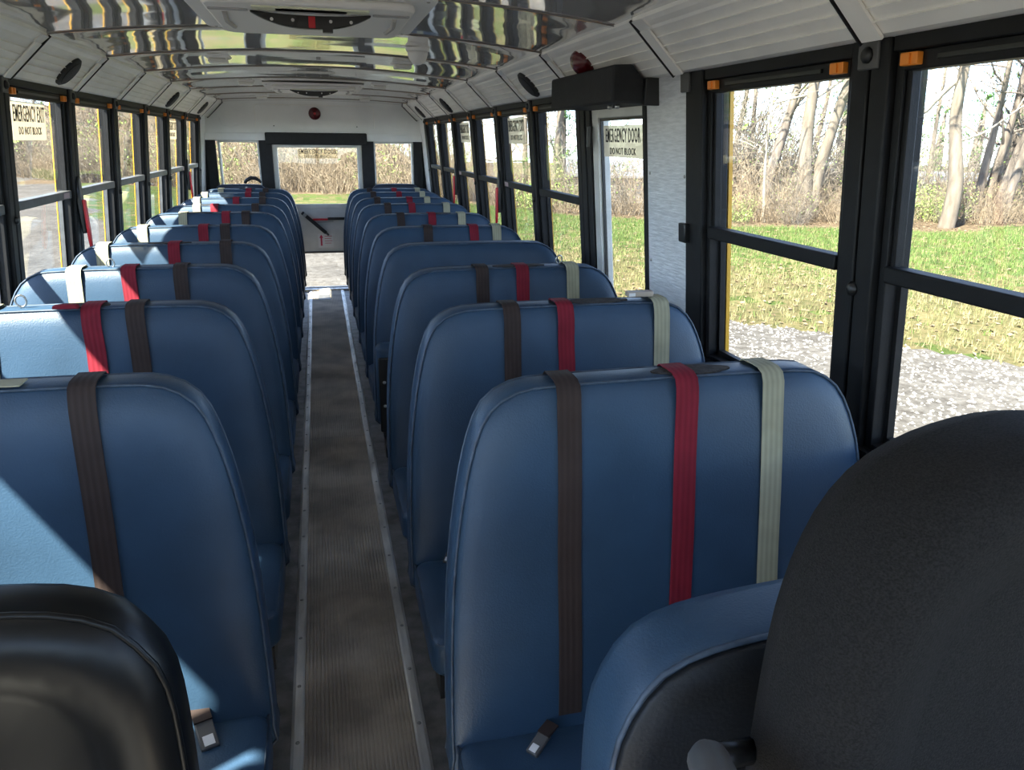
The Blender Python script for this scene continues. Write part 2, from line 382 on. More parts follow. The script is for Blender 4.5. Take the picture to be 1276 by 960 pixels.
D3 = setting('door_3')  # unseen entrance door, added with glass to bring daylight onto the seat fronts
for a, b in ((-1.0, -.16), (-.12, .70)):
    mb = MB(); lbox(mb, -1, 0, .04, a, a+.05, -.3, ZT); lbox(mb, -1, 0, .04, b-.05, b, -.3, ZT); lbox(mb, -1, 0, .04, a+.05, b-.05, ZT-.06, ZT); lbox(mb, -1, 0, .04, a+.05, b-.05, -.3, .45); mb.build('door_leaf', BLACK, D3)
    mb = MB(); lbox(mb, -1, .018, .022, a+.05, b-.05, .45, ZT-.06); mb.build('pane', GLASS, D3)
# ---- side emergency door
D2 = setting('door_2')
mb = MB()
lbox(mb, 1, -.004, .045, 2.565, 2.578, -.02, 1.76); lbox(mb, 1, -.004, .045, 3.045, 3.115, -.02, 1.76)
lbox(mb, 1, -.004, .045, 2.578, 3.045, 1.69, 1.76); lbox(mb, 1, -.004, .045, 2.578, 3.045, -.02, .40)
mb.build('door_leaf', DOORM, D2, bevel=.004)
mb = MB(); lbox(mb, 1, -.018, .06, 2.535, 2.565, -.02, ZT); lbox(mb, 1, -.014, .06, 3.115, 3.170, -.02, ZT); lbox(mb, 1, -.014, .06, 2.535, 3.17, 1.76, ZT+.02)
mb.build('jamb', BLACK, D2, bevel=.004)
mb = MB(); lbox(mb, 1, .006, .018, 2.578, 2.588, .40, 1.69); lbox(mb, 1, .006, .018, 3.035, 3.045, .40, 1.69); lbox(mb, 1, .006, .018, 2.578, 3.045, 1.68, 1.69); mb.build('gasket', BLACKM, D2)
mb = MB(); lbox(mb, 1, .010, .014, 2.58, 3.04, .40, 1.69); mb.build('pane', GLASS, D2)
mb = MB(); lbox(mb, 1, .0070, .0085, 2.590, 3.010, 1.545, 1.662); sg = mb.build('sign', SIGNB, D2)
for txt, sz, z, wdt in (('EMERGENCY DOOR', .056, 1.622, .345), ('DO NOT BLOCK', .036, 1.566, .26)):
    o = place('lettering', text_mesh(txt, sz, SIGNK, wdt), sg); orient(o, (xw(z)+.0062, 2.812, z), (0, -1, 0), (-.087, 0, 1))
    if txt[0] == 'E': o.scale = (1, 1.3, 1)
for z in (1.62, 1.0):
    mb = MB(); mb.tube([(xw(z)-.022, 3.10, z-.04), (xw(z)-.022, 3.10, z+.04)], .013, 8); mb.build('hinge', BLACKM, D2)
pad = MB().prism([(.93, 1.722), (.93, 1.838), (1.00, 1.842), (1.035, 1.80), (1.105, 1.795), (1.105, 1.722)], 'y', 2.46, 3.15).build('door_header_pad', PAD, bevel=.008)
tag(pad, 'black padded box header mounted above the side emergency door', 'header pad')
MB().box(1.035, 1.10, 2.435, 2.459, 1.716, 1.80).build('end_bracket', BLACKM, pad, bevel=.003)
for y in (2.55, 2.62):
    MB().lathe([(.009, 0), (.009, .010), (.005, .014)], (.985, y, 1.722), 'z', 10, -1).build('knob', SCREW, pad, True)

# ---- ceiling: arched glossy sheets with lap seams, and fluted cove panels
CX, CZ = .905, 1.943      # upper cove edge
def zc(x, y):
    k = max(0, min(1, (y-4.5)/4)); zm = 1.998 - .030*k
    return zm - (zm-CZ)*(abs(x)/CX)**2.2
SEAMS = [YF, .80, 1.61, 2.415, 3.22, 4.03, 4.84, 5.65, 6.46, 7.27, 8.08, YB]
ceil = setting('ceiling')
MB().box(-1.26, 1.26, YF-.05, YB+.06, 2.03, 2.07).build('roof', YELLOW, ceil)
for i in range(len(SEAMS)-1):
    a, b = SEAMS[i]-.012, SEAMS[i+1]; nx, ny = 36, 10; mb = MB()
    for j in range(ny+1):
        t = j/ny; y = a+(b-a)*t; bow = .0035*math.sin(PI*t) + (-.003 if t < .02 else 0)
        for k in range(nx+1):
            x = -CX-.01+(2*CX+.02)*k/nx
            mb.v.append((x, y, zc(x, y)+bow-.0015*(1-t)+.0026*math.sin(2*PI*t)*math.sin(5*x+i*.8)))
    W_ = nx+1
    mb.f = [(j*W_+k, j*W_+k+1, (j+1)*W_+k+1, (j+1)*W_+k) for j in range(ny) for k in range(nx)]
    mb.build('ceiling_sheet', CEIL, ceil, True)
    # lap strip at the seam
    if i:
        mb = MB(); n = 30
        pts = [(-CX+2*CX*k/n) for k in range(n+1)]
        mb.tube([(x, SEAMS[i]-.012, zc(x, SEAMS[i])-.002) for x in pts], .0016, 4); mb.build('lap_seam', mat('seam_grey', (.25, .245, .24), .5), ceil)
def cove_profile():
    # from the window head up to the ceiling edge: fluted flat, then a smooth roll
    base = [(1.062, 1.800), (1.046, 1.803)]
    A, B = Vector((1.046, 1.803)), Vector((.938, 1.912)); d = (B-A); n = Vector((-d.y, d.x)).normalized()   # n points up/in
    out = base[:]; flutes = 5
    for k in range(flutes):
        p0 = A+d*(k/flutes); p1 = A+d*((k+.90)/flutes); p2 = A+d*((k+1)/flutes)
        out += [tuple(p0-n*.0), tuple(p1-n*.0), tuple(p1+d*.03/flutes+n*.005), tuple(p2+n*.005)]
    out += [(.930, 1.916), (.915, 1.926), (.905, 1.936), (.902, 1.950)]
    return out
CP = cove_profile()
COVE = {}
for s in (-1, 1):
    for i in range(len(SEAMS)-1):
        a, b = SEAMS[i]+.004, SEAMS[i+1]-.004
        if s > 0:
            cuts = {1.61: 1.415, 2.415: 2.26}; a = cuts.get(SEAMS[i], SEAMS[i])+.004; b = cuts.get(SEAMS[i+1], SEAMS[i+1])-.004
        mb = MB(); pr = [(s*x, z) for x, z in CP] + [(s*.93, 1.99), (s*1.08, 1.99), (s*1.08, 1.80)]
        mb.prism(pr, 'y', a, b); c = mb.build('cove_panel', WHITE, ceil)
        COVE[(s, i)] = c
        # joint cover strip and little lip at the seam
        mb = MB(); e = .0045
        q = [(s*1.050, 1.797), (s*(.932), 1.912), (s*(.932-e), 1.912-e), (s*(1.050-e), 1.797-e)]
        mb.prism(q, 'y', b-.06, b-.002); mb.build('joint_strip', WHITE, c)
        mb = MB(); mb.prism([(s*1.052, 1.793), (s*.900, 1.940), (s*.894, 1.934), (s*1.046, 1.787)], 'y', b+.0005, b+.0045); mb.build('seam', BLACKM, c)
        mb = MB(); mb.prism([(s*.934, 1.914), (s*.905, 1.936), (s*.900, 1.932), (s*.930, 1.909)], 'y', b-.075, b-.002); mb.build('corner_clip', PLAST, c)
# dark end rolls of the coves at the rear wall
for s in (-1, 1):
    MB().prism([(s*1.056, 1.79), (s*.898, 1.945), (s*.890, 1.938), (s*1.048, 1.782)], 'y', 8.50, 8.52).build('cove_end_trim', BLACKM, ceil)

# ---- rear wall
RW = setting('wall_rear')
def rbox(name, x0, x1, z0, z1, d0, d1, m, par=RW, bevel=0): return MB().box(x0, x1, YB-d1, YB-d0, z0, z1).build(name, m, par, bevel=bevel)
rbox('header', -1.16, 1.16, 1.645, 2.03, -.05, 0, WHITE2)
rbox('soffit', -1.12, -.51, 1.575, 1.648, -.05, .045, WHITE2, bevel=.006); rbox('soffit', .51, 1.12, 1.575, 1.648, -.05, .045, WHITE2, bevel=.006)
for a, b in ((-1.16, -1.02), (-.575, -.515), (.515, .575), (1.02, 1.16)): rbox('rear_post', a, b, 0, 1.60, -.05, 0, BLACK)
for a, b in ((-1.02, -.575), (.575, 1.02)): rbox('lower_panel', a, b, 0, 1.02, -.05, 0, WHITE2); rbox('upper_filler', a, b, 1.565, 1.60, -.05, 0, WHITE2)
# raised outline of the header's removable panel
ol = [(-.60, 1.70), (-.60, 1.905), (-.57, 1.925), (.57, 1.925), (.60, 1.905), (.60, 1.70)]
MB().tube([(x, YB-.001, z) for x, z in ol], .004, 6).build('panel_outline', WHITE, RW)
for x, z in ((-.42, 1.72), (.42, 1.72)): MB().lathe([(.006, 0), (.006, .008)], (x, YB, z), 'y', 8, -1).build('fastener', BLACKM, RW)
for s in (-1, 1): MB().tube([(s*.72, YB-.001, 1.74), (s*.84, YB-.001, 1.70), (s*.93, YB-.001, 1.72), (s*.95, YB-.001, 1.80)], .002, 4).build('panel_crease', WHITE2, RW)
# black pads around the rear openings
for a, b in ((-1.10, -1.005), (1.005, 1.10), (-.585, -.455), (.455, .585)): rbox('upright_pad', a, b, .90, 1.575 if abs(a+b) < 1.4 else 1.63, 0, .035, PAD, bevel=.008)
hp = MB().box(-.515, .515, YB-.075, YB, 1.535, 1.655).build('door_header_pad', PAD, bevel=.012); tag(hp, 'long black padded bar above the rear emergency door', 'header pad')
for a, b in ((-.985, -.578), (.578, 1.005)):
    WN[0] += 1; W = setting('window_%d' % WN[0]); mb = MB()
    x0, x1, z0, z1 = a, b, .98, 1.575
    mb.box(x0, x0+.022, YB-.03, YB+.04, z0, z1); mb.box(x1-.022, x1, YB-.03, YB+.04, z0, z1); mb.box(x0+.022, x1-.022, YB-.03, YB+.04, z1-.022, z1); mb.box(x0+.022, x1-.022, YB-.03, YB+.04, z0, z0+.022)
    mb.build('frame', DOORM, W, bevel=.006); MB().box(x0+.02, x1-.02, YB+.005, YB+.009, z0+.02, z1-.02).build('pane', GLASS, W)
D1 = setting('door_1')
mb = MB(); A = .455
for x0, x1, z0, z1 in ((-A, -.408, 0, 1.535), (.408, A, 0, 1.535), (-.408, .408, 1.507, 1.535), (-.408, .408, .418, .928), (-.408, .408, 0, .03)): mb.box(x0, x1, YB-.005, YB+.04, z0, z1)
mb.build('door_leaf', DOORM, D1, bevel=.004)
MB().box(-A, A, YB-.012, YB-.005, .885, .93).build('belt_rail', DOORM, D1, bevel=.003)
MB().box(-A, A, YB-.014, YB-.005, .405, .425).build('glass_rail', GREY, D1, bevel=.002)
for z0, z1 in ((.03, .418), (.928, 1.507)): MB().box(-.41, .41, YB+.010, YB+.014, z0, z1).build('pane', GLASS, D1)
sgd = MB().box(-.205, .205, YB+.0072, YB+.0085, 1.40, 1.492).build('sign', glass_mat('tinted_sign_film', (.90, .87, .79), .3), D1)
for txt, sz, z, wdt in (('EMERGENCY DOOR', .066, 1.466, .385), ('DO NOT BLOCK', .034, 1.418, .28)):
    o = place('lettering', text_mesh(txt, sz, SIGNK, wdt), sgd); orient(o, (0, YB+.0062, z), (1, 0, 0), (0, 0, 1))
mb = MB(); mb.obox = None
def bar(p, q, wd, th): # flat bar on the rear door
    p, q = Vector(p), Vector(q); d = (q-p).normalized(); n = Vector((-d.z, 0, d.x)); y0, y1 = YB-.012-th, YB-.012
    vs = [(p-n*wd), (q-n*wd), (q+n*wd), (p+n*wd)]
    return MB().hexa([(v.x, y0, v.z) for v in vs]+[(v.x, y1, v.z) for v in vs])
hd = bar((-.205, 0, .845), (.035, 0, .625), .018, .045).build('door_handle', BLACKM, D1, bevel=.006)
bar((-.19, 0, .83), (-.165, 0, .807), .019, .048).build('grip_ring', SCREW, hd)
bar((.03, 0, .63), (.06, 0, .60), .010, .03).build('handle_tip', GREY, hd)
bar((.06, 0, .775), (.41, 0, .775), .014, .025).build('latch_rod', BLACKM, D1, bevel=.003)
bar((-.10, 0, .768), (.06, 0, .768), .010, .022).build('latch_grip', RED, D1, bevel=.003)
bar((-.05, 0, .74), (.12, 0, .748), .008, .014).build('latch_guide', SCREW, D1)
lb = MB().box(-.055, .105, YB-.0075, YB-.0055, .465, .615).build('instruction_label', SIGNW, D1)
MB().prism([(-.030, .485), (-.012, .485), (-.012, .570), (0, .570), (-.021, .605), (-.042, .570), (-.030, .570)], 'y', YB-.0082, YB-.0076).build('red_arrow', SIGNR, lb)
for k in range(4):
    MB().box(.015, .095-.012*(k % 2), YB-.0082, YB-.0076, .585-.025*k, .590-.025*k).build('text_line', SIGNR, lb)
rl = MB().lathe([(.062, 0), (.062, .012), (.054, .016), (.05, .03), (.03, .042), (.006, .046)], (0, 0, 0), 'y', 20, -1).build('warning_lamp', REDLENS, None, True, loc=(-.005, YB-.001, 1.845))
tag(rl, 'round red lamp on the white panel above the rear door', 'lamp')
MB().lathe([(.014, .044), (.010, .050)], (0, 0, 0), 'y', 10, -1).build('lens_centre', RED, rl, True)

# ---- front end behind the camera (windscreen wall), opening narrowed to dim the seat fronts
FW = setting('wall_front')
MB().box(-1.2, 1.2, YF-.06, YF, -.06, 1.05).build('dash_panel', GREY, FW); MB().box(-1.2, 1.2, YF-.06, YF, 1.68, 2.03).build('header', WHITE, FW)
for a, b in ((-1.2, -1.05), (-.04, .04), (1.05, 1.2)): MB().box(a, b, YF-.06, YF, 1.05, 1.68).build('post', BLACK, FW)
WN[0] += 1; W = setting('window_%d' % WN[0])
for a, b in ((-1.05, -.04), (.04, 1.05)): MB().box(a, b, YF-.035, YF-.03, 1.05, 1.68).build('pane', GLASS, W)

# ------------------------------------------------------------------ padded panel (seat backs, barriers)
def padded(outline, ring, recl, ztop, sgn=1):
    # outline: (x, z); ring: (inset, y) from the front middle to the back; recline shears y with height
    P = [Vector(p) for p in outline]; n = len(P)
    x0, x1 = min(p.x for p in P), max(p.x for p in P); z0, z1 = min(p.y for p in P), max(p.y for p in P)
    cx_, cz_, hx, hz = (x0+x1)/2, (z0+z1)/2, (x1-x0)/2, (z1-z0)/2
    mn = min(hx, hz); rings = [(mn*.97, ring[0][1]), (mn*.75, ring[0][1])] + ring + [(mn*.75, ring[-1][1]), (mn*.97, ring[-1][1])]
    mb = MB()
    for ins, y in rings:
        kx, kz = 1-ins/hx, 1-ins/hz
        for p in P:
            x = cx_+(p.x-cx_)*kx; z = cz_+(p.y-cz_)*kz; mb.v.append((sgn*x, y-(ztop-z)*recl, z))
    for j in range(len(rings)-1):
        for i in range(n): mb.f.append((j*n+i, j*n+(i+1) % n, (j+1)*n+(i+1) % n, (j+1)*n+i))
    mb.f.append(tuple(range(n))); mb.f.append(tuple(range((len(rings)-1)*n, len(rings)*n)))
    return mb
def outline_loop(mb_ring_pts): return mb_ring_pts
def resample(pts, n):
    pts = [Vector(p) for p in pts]; L = [0]
    for i in range(len(pts)): L.append(L[-1]+(pts[(i+1) % len(pts)]-pts[i]).length)
    out = []; j = 0
    for k in range(n):
        t = L[-1]*k/n
        while L[j+1] < t: j += 1
        a, b = pts[j], pts[(j+1) % len(pts)]; out.append(a.lerp(b, (t-L[j])/max(1e-9, L[j+1]-L[j])))
    return out
ZTOP, RECL = 1.150, .15
SO = [(.012, .345), (.0, .39), (.004, .60), (.018, .80), (.046, .97), (.080, 1.080), (.118, 1.125), (.165, 1.145), (.24, 1.151), (.50, 1.153), (.76, 1.150), (.825, 1.138), (.870, 1.105), (.905, 1.04), (.930, .95), (.944, .80), (.946, .60), (.946, .39), (.935, .345), (.70, .335), (.25, .335)]
SEAT_OUT = resample(catmull(SO, 6, True), 96)
RING = [(.16, -.0155), (.09, -.0145), (.045, -.011), (.018, -.004), (.004, .006), (.0, .014), (.001, .045), (.0, .068), (.006, .078), (.03, .085)]
def sx(s, x): return s*x
BX0 = .178
def loop_at(out, ins, y, s, ztop=ZTOP, recl=RECL):
    P = [Vector(p) for p in out]; n = len(P); r = []
    for i in range(n):
        d = (P[(i+1) % n]-P[i-1]).normalized(); nn = Vector((d.y, -d.x))
        if nn.dot(Vector((.47, .75))-P[i]) < 0: nn = -nn
        p = P[i]+nn*ins; r.append((s*p.x, y-(ztop-p.y)*recl, p.y))
    return r
def rounded_box(x0, x1, y0, y1, z0, z1, r, crown=0., n=5):
    # superellipse-like rounded box built from stacked rounded rectangles
    mb = MB(); rings = []
    def rect(ins, z):
        pts = []; rr = max(.004, r)
        for cx_, cy_, a0 in ((x1-rr, y1-rr, 0), (x0+rr, y1-rr, PI/2), (x0+rr, y0+rr, PI), (x1-rr, y0+rr, 1.5*PI)):
            for k in range(n+1):
                a = a0+PI/2*k/n; pts.append((cx_+(rr-ins)*math.cos(a), cy_+(rr-ins)*math.sin(a), z))
        return pts
    m_ = 5; layers = []
    for k in range(m_+1):
        a = PI/2*k/m_; layers.append((r*.9*(1-math.sin(a)), z0+r*.6*(1-math.cos(a))))
    for k in range(m_+1):
        a = PI/2*k/m_; layers.append((r*.9*(1-math.cos(a)), z1-r*.6+r*.6*math.sin(a)))
    for ins, z in layers: mb.v += rect(ins, z)
    N_ = 4*(n+1)
    for j in range(len(layers)-1): mb.f += [(j*N_+i, j*N_+(i+1) % N_, (j+1)*N_+(i+1) % N_, (j+1)*N_+i) for i in range(N_)]
    mb.f += [tuple(range(N_-1, -1, -1)), tuple(range((len(layers)-1)*N_, len(layers)*N_))]
    return mb
SM = {}
for s in (-1, 1):
    d = {}
    d['backrest'] = padded(SEAT_OUT, RING, RECL, ZTOP, s).mesh('backrest', BLUE, True)
    mb = MB(); mb.tube(loop_at(SEAT_OUT, .0035, .0045, s), .0032, 6, True); d['piping'] = mb.mesh('piping', PIPING, True)
    mb = MB(); mb.tube(loop_at(SEAT_OUT, .003, .078, s), .0035, 6, True); d['rear_piping'] = mb.mesh('piping', PIPING, True)
    cb = rounded_box(s*.006 if s > 0 else -.944, s*.944 if s > 0 else -.006, -.505, -.095, .325, .440, .045)
    d['cushion'] = cb.mesh('cushion', BLUE, True, 60)
    mb = MB(); a, b = (.008, .942) if s > 0 else (-.942, -.008)
    mb.tube([(a+.004, -.10, .424), (a+.004, -.46, .424), (a+.016, -.490, .424), (a+.045, -.501, .424), (b-.045, -.501, .424), (b-.016, -.490, .424), (b-.004, -.46, .424), (b-.004, -.10, .424)], .0036, 6); d['cpiping'] = mb.mesh('piping', PIPING, True)
    mb = MB(); mb.box(s*.03, s*.92, -.47, -.43, .288, .328); mb.box(s*.03, s*.92, -.16, -.12, .288, .328)
    mb.box(s*.03, s*.06, -.47, -.12, .288, .326); mb.box(s*.89, s*.92, -.47, -.12, .288, .326)
    mb.box(s*.025, s*.10, -.485, -.40, .262, .330); d['seat_frame'] = mb.mesh('seat_frame', BLACKM)
    for k, y in enumerate((-.44, -.16)):
        mb = MB(); mb.box(s*.15, s*.19, y-.018, y+.018, .006, .300); mb.box(s*.13, s*.21, y-.035, y+.035, 0, .008); d['leg%d' % k] = mb.mesh('leg', BLACKM)
    mb = MB(); mb.box(s*.92, s*.985, -.46, -.12, .27, .31); d['wall_bracket'] = mb.mesh('wall_bracket', BLACKM)
    SM[s] = d

def yfront(z): return -(ZTOP-z)*RECL-.0175
def strap(color, xt, xb, zlow, s, zback=1.02, wd=.0245):
    path = [(z, .0905-(ZTOP-z)*RECL) for z in (zback, 1.08, 1.125)]
    path = [(y, z) for z, y in path] + [(.084, 1.147), (.070, 1.1575), (.030, 1.1585), (.008, 1.1575), (-.010, 1.150), (-.0185, 1.133)]
    n = 12; path += [(yfront(1.11+(zlow-1.11)*k/n), 1.11+(zlow-1.11)*k/n) for k in range(n+1)]
    mb = MB(); mb.uv = []; L = len(path)
    for i, (y, z) in enumerate(path):
        t = max(0, min(1, (1.15-z)/(1.15-.45))) if i > 5 else 0
        x = xt+(xb-xt)*t + .0008*math.sin(i*.9+xt*40)*(i > 8)
        a = path[max(0, i-1)]; b = path[min(L-1, i+1)]; ty, tz = b[0]-a[0], b[1]-a[1]; l = math.hypot(ty, tz); ny, nz = tz/l, -ty/l   # outward normal (front: -y)
        ny, nz = -ny, -nz
        if i > 8 and ny > 0: ny, nz = -ny, -nz
        if i <= 8 and (ny*(y-.04)+nz*(z-1.1)) < 0: ny, nz = -ny, -nz
        for q, h in ((-wd, 0), (wd, 0), (wd, .0018), (-wd, .0018)):
            mb.v.append((s*(x+q), y+ny*h, z+nz*h)); mb.uv.append(((q+wd)/(2*wd), z))
    for i in range(L-1):
        for k in range(4): mb.f.append((i*4+k, i*4+(k+1) % 4, (i+1)*4+(k+1) % 4, (i+1)*4+k))
    mb.f += [(0, 1, 2, 3), ((L-1)*4+3, (L-1)*4+2, (L-1)*4+1, (L-1)*4)]
    return mb.mesh(color+'_belt', WEB[color], True, 50)
def latch_plate(par, s, x, y, z, tilt=0.):
    mb = MB(); a, b = .019, .026
    mb.box(-a, -a+.007, -.0015, .0015, -b, b); mb.box(a-.007, a, -.0015, .0015, -b, b); mb.box(-a, a, -.0015, .0015, b-.010, b); mb.box(-a, a, -.0015, .0015, -b, -b+.022)
    o = mb.build('latch_plate', SCREW, par, bevel=.0008, loc=(s*x, y, z)); o.rotation_euler = (tilt, 0, .1*s); return o
def ring_loop(par, s, x, y, z):
    o = MB().tube([(.013*math.cos(t), 0, .017*math.sin(t)) for t in [2*PI*k/14 for k in range(14)]], .0028, 6, True).build('belt_ring', SCREW, par, True, loc=(s*x, y, z)); o.rotation_euler = (.2, 0, .2); return o
def worn_patch(par, s, x0, x1):
    mb = MB(); n = 12; c = (x0+x1)/2; h = (x1-x0)/2; top = []; 
    for sd in (1, -1):
        for k in range(n+1):
            t = -1+2*k/n
            if sd < 0: t = -t
            top.append((c+h*t, .034+sd*.030*max(0.05, (1-t*t))**.6))
    N_ = len(top)
    mb.v = [(s*x, y, 1.1515) for x, y in top]+[(s*x, y, 1.1555) for x, y in top]
    mb.f = [tuple(range(N_)), tuple(range(2*N_-1, N_-1, -1))]+[(i, (i+1) % N_, (i+1) % N_+N_, i+N_) for i in range(N_)]
    return mb.build('worn_patch', WORN, par)
def buckle(par, s, x, y, z, rz=.2, col=None):
    b = MB().box(-.022, .022, -.045, .040, -.008, .010).build('buckle', GREY, par, bevel=.003, loc=(s*x, y, z)); b.rotation_euler = (.35, 0, rz); b.scale = (.8, .8, .8)
    MB().box(-.013, .013, -.040, -.012, .0101, .0125).build('release_button', SIGNW, b, bevel=.001)
    mb = MB(); mb.hexa([(-.022, .028, .004), (.022, .028, .004), (.024, .085, -.006), (-.024, .085, -.006), (-.022, .028, .016), (.022, .028, .016), (.024, .085, 0), (-.024, .085, 0)])
    mb.build('stub_webbing', WEB['brown'], b); return b

L_ROWS = [1.51, 2.25, 2.94, 3.61, 4.33, 5.10, 5.69, 6.36, 6.95, 7.48]
R_ROWS = [1.33, 2.04, 2.72, 3.43, 4.125, 4.87, 5.65, 6.27, 6.93, 7.45]
L_BELT = [[('cream', .86, .86), ('brown', .470, .455)], [('cream', .90, .90), ('red', .640, .615), ('brown', .529, .510)], [('cream', .868, .86), ('red', .691, .67), ('brown', .518, .515)],
          [('cream', .936, .93), ('red', .648, .65), ('brown', .434, .43)], [('cream', .918, .91), ('red', .62, .62), ('brown', .512, .50)], [('cream', .837, .86), ('red', .588, .59), ('brown', .47, .46)],
          [('cream', .839, .84), ('red', .724, .72), ('brown', .454, .45)], [('cream', .93, .93), ('red', .643, .64), ('brown', .447, .45)], [('cream', .948, .95), ('red', .60, .60), ('brown', .484, .48)],
          [('cream', .877, .88), ('red', .636, .64), ('brown', .488, .49)]]
R_BELT = [[('brown', .432, .425), ('red', .682, .665), ('cream', .876, .875)], [('brown', .494, .49), ('red', .653, .655), ('cream', .951, .95)], [('brown', .551, .55), ('red', .704, .70), ('cream', .899, .90)], [],
          [('brown', .546, .54), ('red', .797, .80), ('cream', .924, .92)], [('brown', .476, .48), ('red', .674, .67), ('cream', .865, .865)], [('brown', .464, .46), ('red', .638, .65), ('cream', .893, .89)],
          [('brown', .436, .43), ('red', .692, .69), ('cream', .835, .84)], [('brown', .45, .45), ('red', .675, .67), ('cream', .882, .88)], [('brown', .45, .45), ('red', .682, .68), ('cream', .903, .90)]]
ORD = ['first', 'second', 'third', 'fourth', 'fifth', 'sixth', 'seventh', 'eighth', 'ninth', 'tenth']
SEATS = {}
def make_seat(s, k, y, belts):
    d = SM[s]; side = 'black' if s < 0 else 'blue'
    if s > 0 and k == 3: lab = 'blue vinyl bench seat without belts, its cushion folded up'
    else: lab = '%s blue vinyl bench seat in the row behind the %s barrier' % (ORD[k], side)
    t = thing('bench_seat', (s*BX0, y, 0), lab, 'bench seat', 'blue bench seats along the aisle')
    b = place('backrest', d['backrest'], t); place('piping', d['piping'], b); place('piping', d['rear_piping'], b)
    if s > 0 and k == 3:   # flip-up cushion: stands upright in front of its back
        c = rounded_box(.006, .944, -.205, -.105, .36, .74, .04).build('cushion', BLUE, t, True, angle=60)
        ub = MB().box(.012, .93, -.225, -.205, .345, .69).build('base_board', BLACKM, t, bevel=.006)
        for z in (.47, .58):
            q = place('screw', screw_me, ub, (.035, -.2255, z)); q.rotation_euler = (PI/2, 0, 0); q.scale = (1.3, 1.3, 1.3)
        MB().tube([(.05, -.235, .44), (.20, -.235, .44)], .006, 8).build('hinge_rod', SCREW, ub)
        MB().box(.03, .10, -.23, -.14, .22, .345).build('hinge_bracket', BLACKM, t, bevel=.004)
    else:
        c = place('cushion', d['cushion'], t); place('piping', d['cpiping'], c)
    place('seat_frame', d['seat_frame'], t); place('wall_bracket', d['wall_bracket'], t)
    place('leg', d['leg0'], t); place('leg', d['leg1'], t)
    for col, xt, xb in belts:
        zl = .47
        if (s, k, col) in ((1, 1, 'red'),): zl = .875
        if (s, k, col) in ((-1, 1, 'red'),): zl = .885
        o = place(col+'_belt', strap(col, xt-BX0, xb-BX0, zl, s), t)
        if zl > .6:
            if s > 0: latch_plate(o, s, xb-BX0, yfront(zl)-.004, zl-.02, -.15)
            else: ring_loop(o, s, xb-BX0-.012, yfront(zl)-.006, zl-.012)
    SEATS[(s, k)] = t
    return t
for k in range(10): make_seat(-1, k, L_ROWS[k], L_BELT[k])
for k in range(10): make_seat(1, k, R_ROWS[k], R_BELT[k])
for s, k, a, b in ((-1, 3, .58, .76), (-1, 5, .66, .84), (-1, 6, .66, .82), (-1, 7, .60, .74), (-1, 9, .58, .72), (-1, 1, .60, .74), (1, 0, .625, .80), (1, 1, .66, .86), (1, 2, .60, .80), (1, 5, .66, .80)):
    worn_patch(SEATS[(s, k)], s, a-BX0, b-BX0)
ring_loop(SEATS[(1, 2)], 1, .86-BX0, .035, 1.172); ring_loop(SEATS[(-1, 1)], -1, .82-BX0, .035, 1.172); ring_loop(SEATS[(-1, 2)], -1, .76-BX0, .05, 1.165)
o = MB().box(-.045, .035, -.016, .016, -.008, .008).build('loose_buckle', mat('tan_plastic', (.40, .33, .26), .5), SEATS[(1, 1)], bevel=.003, loc=(.905-BX0, .035, 1.170))
MB().box(-.044, -.024, -.0165, -.0155, -.005, .005).build('buckle_label', SIGNW, o)
o = MB().prism([(-.03, -.003), (.035, -.004), (.03, .006), (0, .009), (-.028, .006)], 'y', -.012, .012).build('belt_tongue', WEB['red'], SEATS[(-1, 1)], bevel=.002, loc=(-(.70-BX0), -.012, 1.160))
mb = MB(); mb.hexa([(-.52, .012, 1.156), (-.40, .006, 1.156), (-.40, .052, 1.156), (-.52, .058, 1.156), (-.52, .012, 1.1585), (-.40, .006, 1.1585), (-.40, .052, 1.1585), (-.52, .058, 1.1585)]); mb.build('loose_belt_end', WEB['cream'], SEATS[(-1, 0)])
buckle(SEATS[(-1, 0)], -1, .305-BX0, -.165, .452, .35); buckle(SEATS[(1, 0)], 1, .345-BX0, -.165, .452, -.9).scale = (.6, .6, .6)
buckle(SEATS[(1, 1)], 1, .285-BX0, -.13, .452, -.5).scale = (.5, .5, .5)

# rear-most dark bench backs under the rear windows
for s, lab in ((-1, 'dark navy rear bench back beneath the rear window with a black bundle on it'), (1, 'plain dark navy rear bench back beneath the rear window')):
    t = thing('rear_bench', (s*BX0, 8.24, 0), lab, 'bench seat')
    o2 = [(x*.62+.30, z*1.0) for x, z in SO]
    o2 = [(min(.95, x), z) for x, z in o2]
    b = padded(resample(catmull(o2, 6, True), 80), RING, .05, ZTOP, s).build('backrest', NAVY, t, True)
    mb = MB(); mb.tube(loop_at(resample(catmull(o2, 6, True), 80), .0035, .0045, s, ZTOP, .05), .004, 6, True); mb.build('piping', PIPING, b, True)
    rounded_box(min(s*.30, s*.88), max(s*.30, s*.88), -.43, -.06, .30, .44, .045).build('cushion', NAVY, t, True, angle=60)
    MB().box(s*.34, s*.84, -.38, -.10, 0, .31).build('seat_box', BLACKM, t)
bd = MB().tube([(-.075, 0, -.004), (-.055, 0, .022), (-.01, .004, .046), (.035, 0, .042), (.07, 0, .018), (.085, 0, -.002)], [.012, .018, .020, .018, .014, .010], 8).build('strap_bundle', BLACKM, None, True, loc=(-.66, 8.285, 1.168))
tag(bd, 'small black strap bundle lying on the dark rear bench back', 'strap')

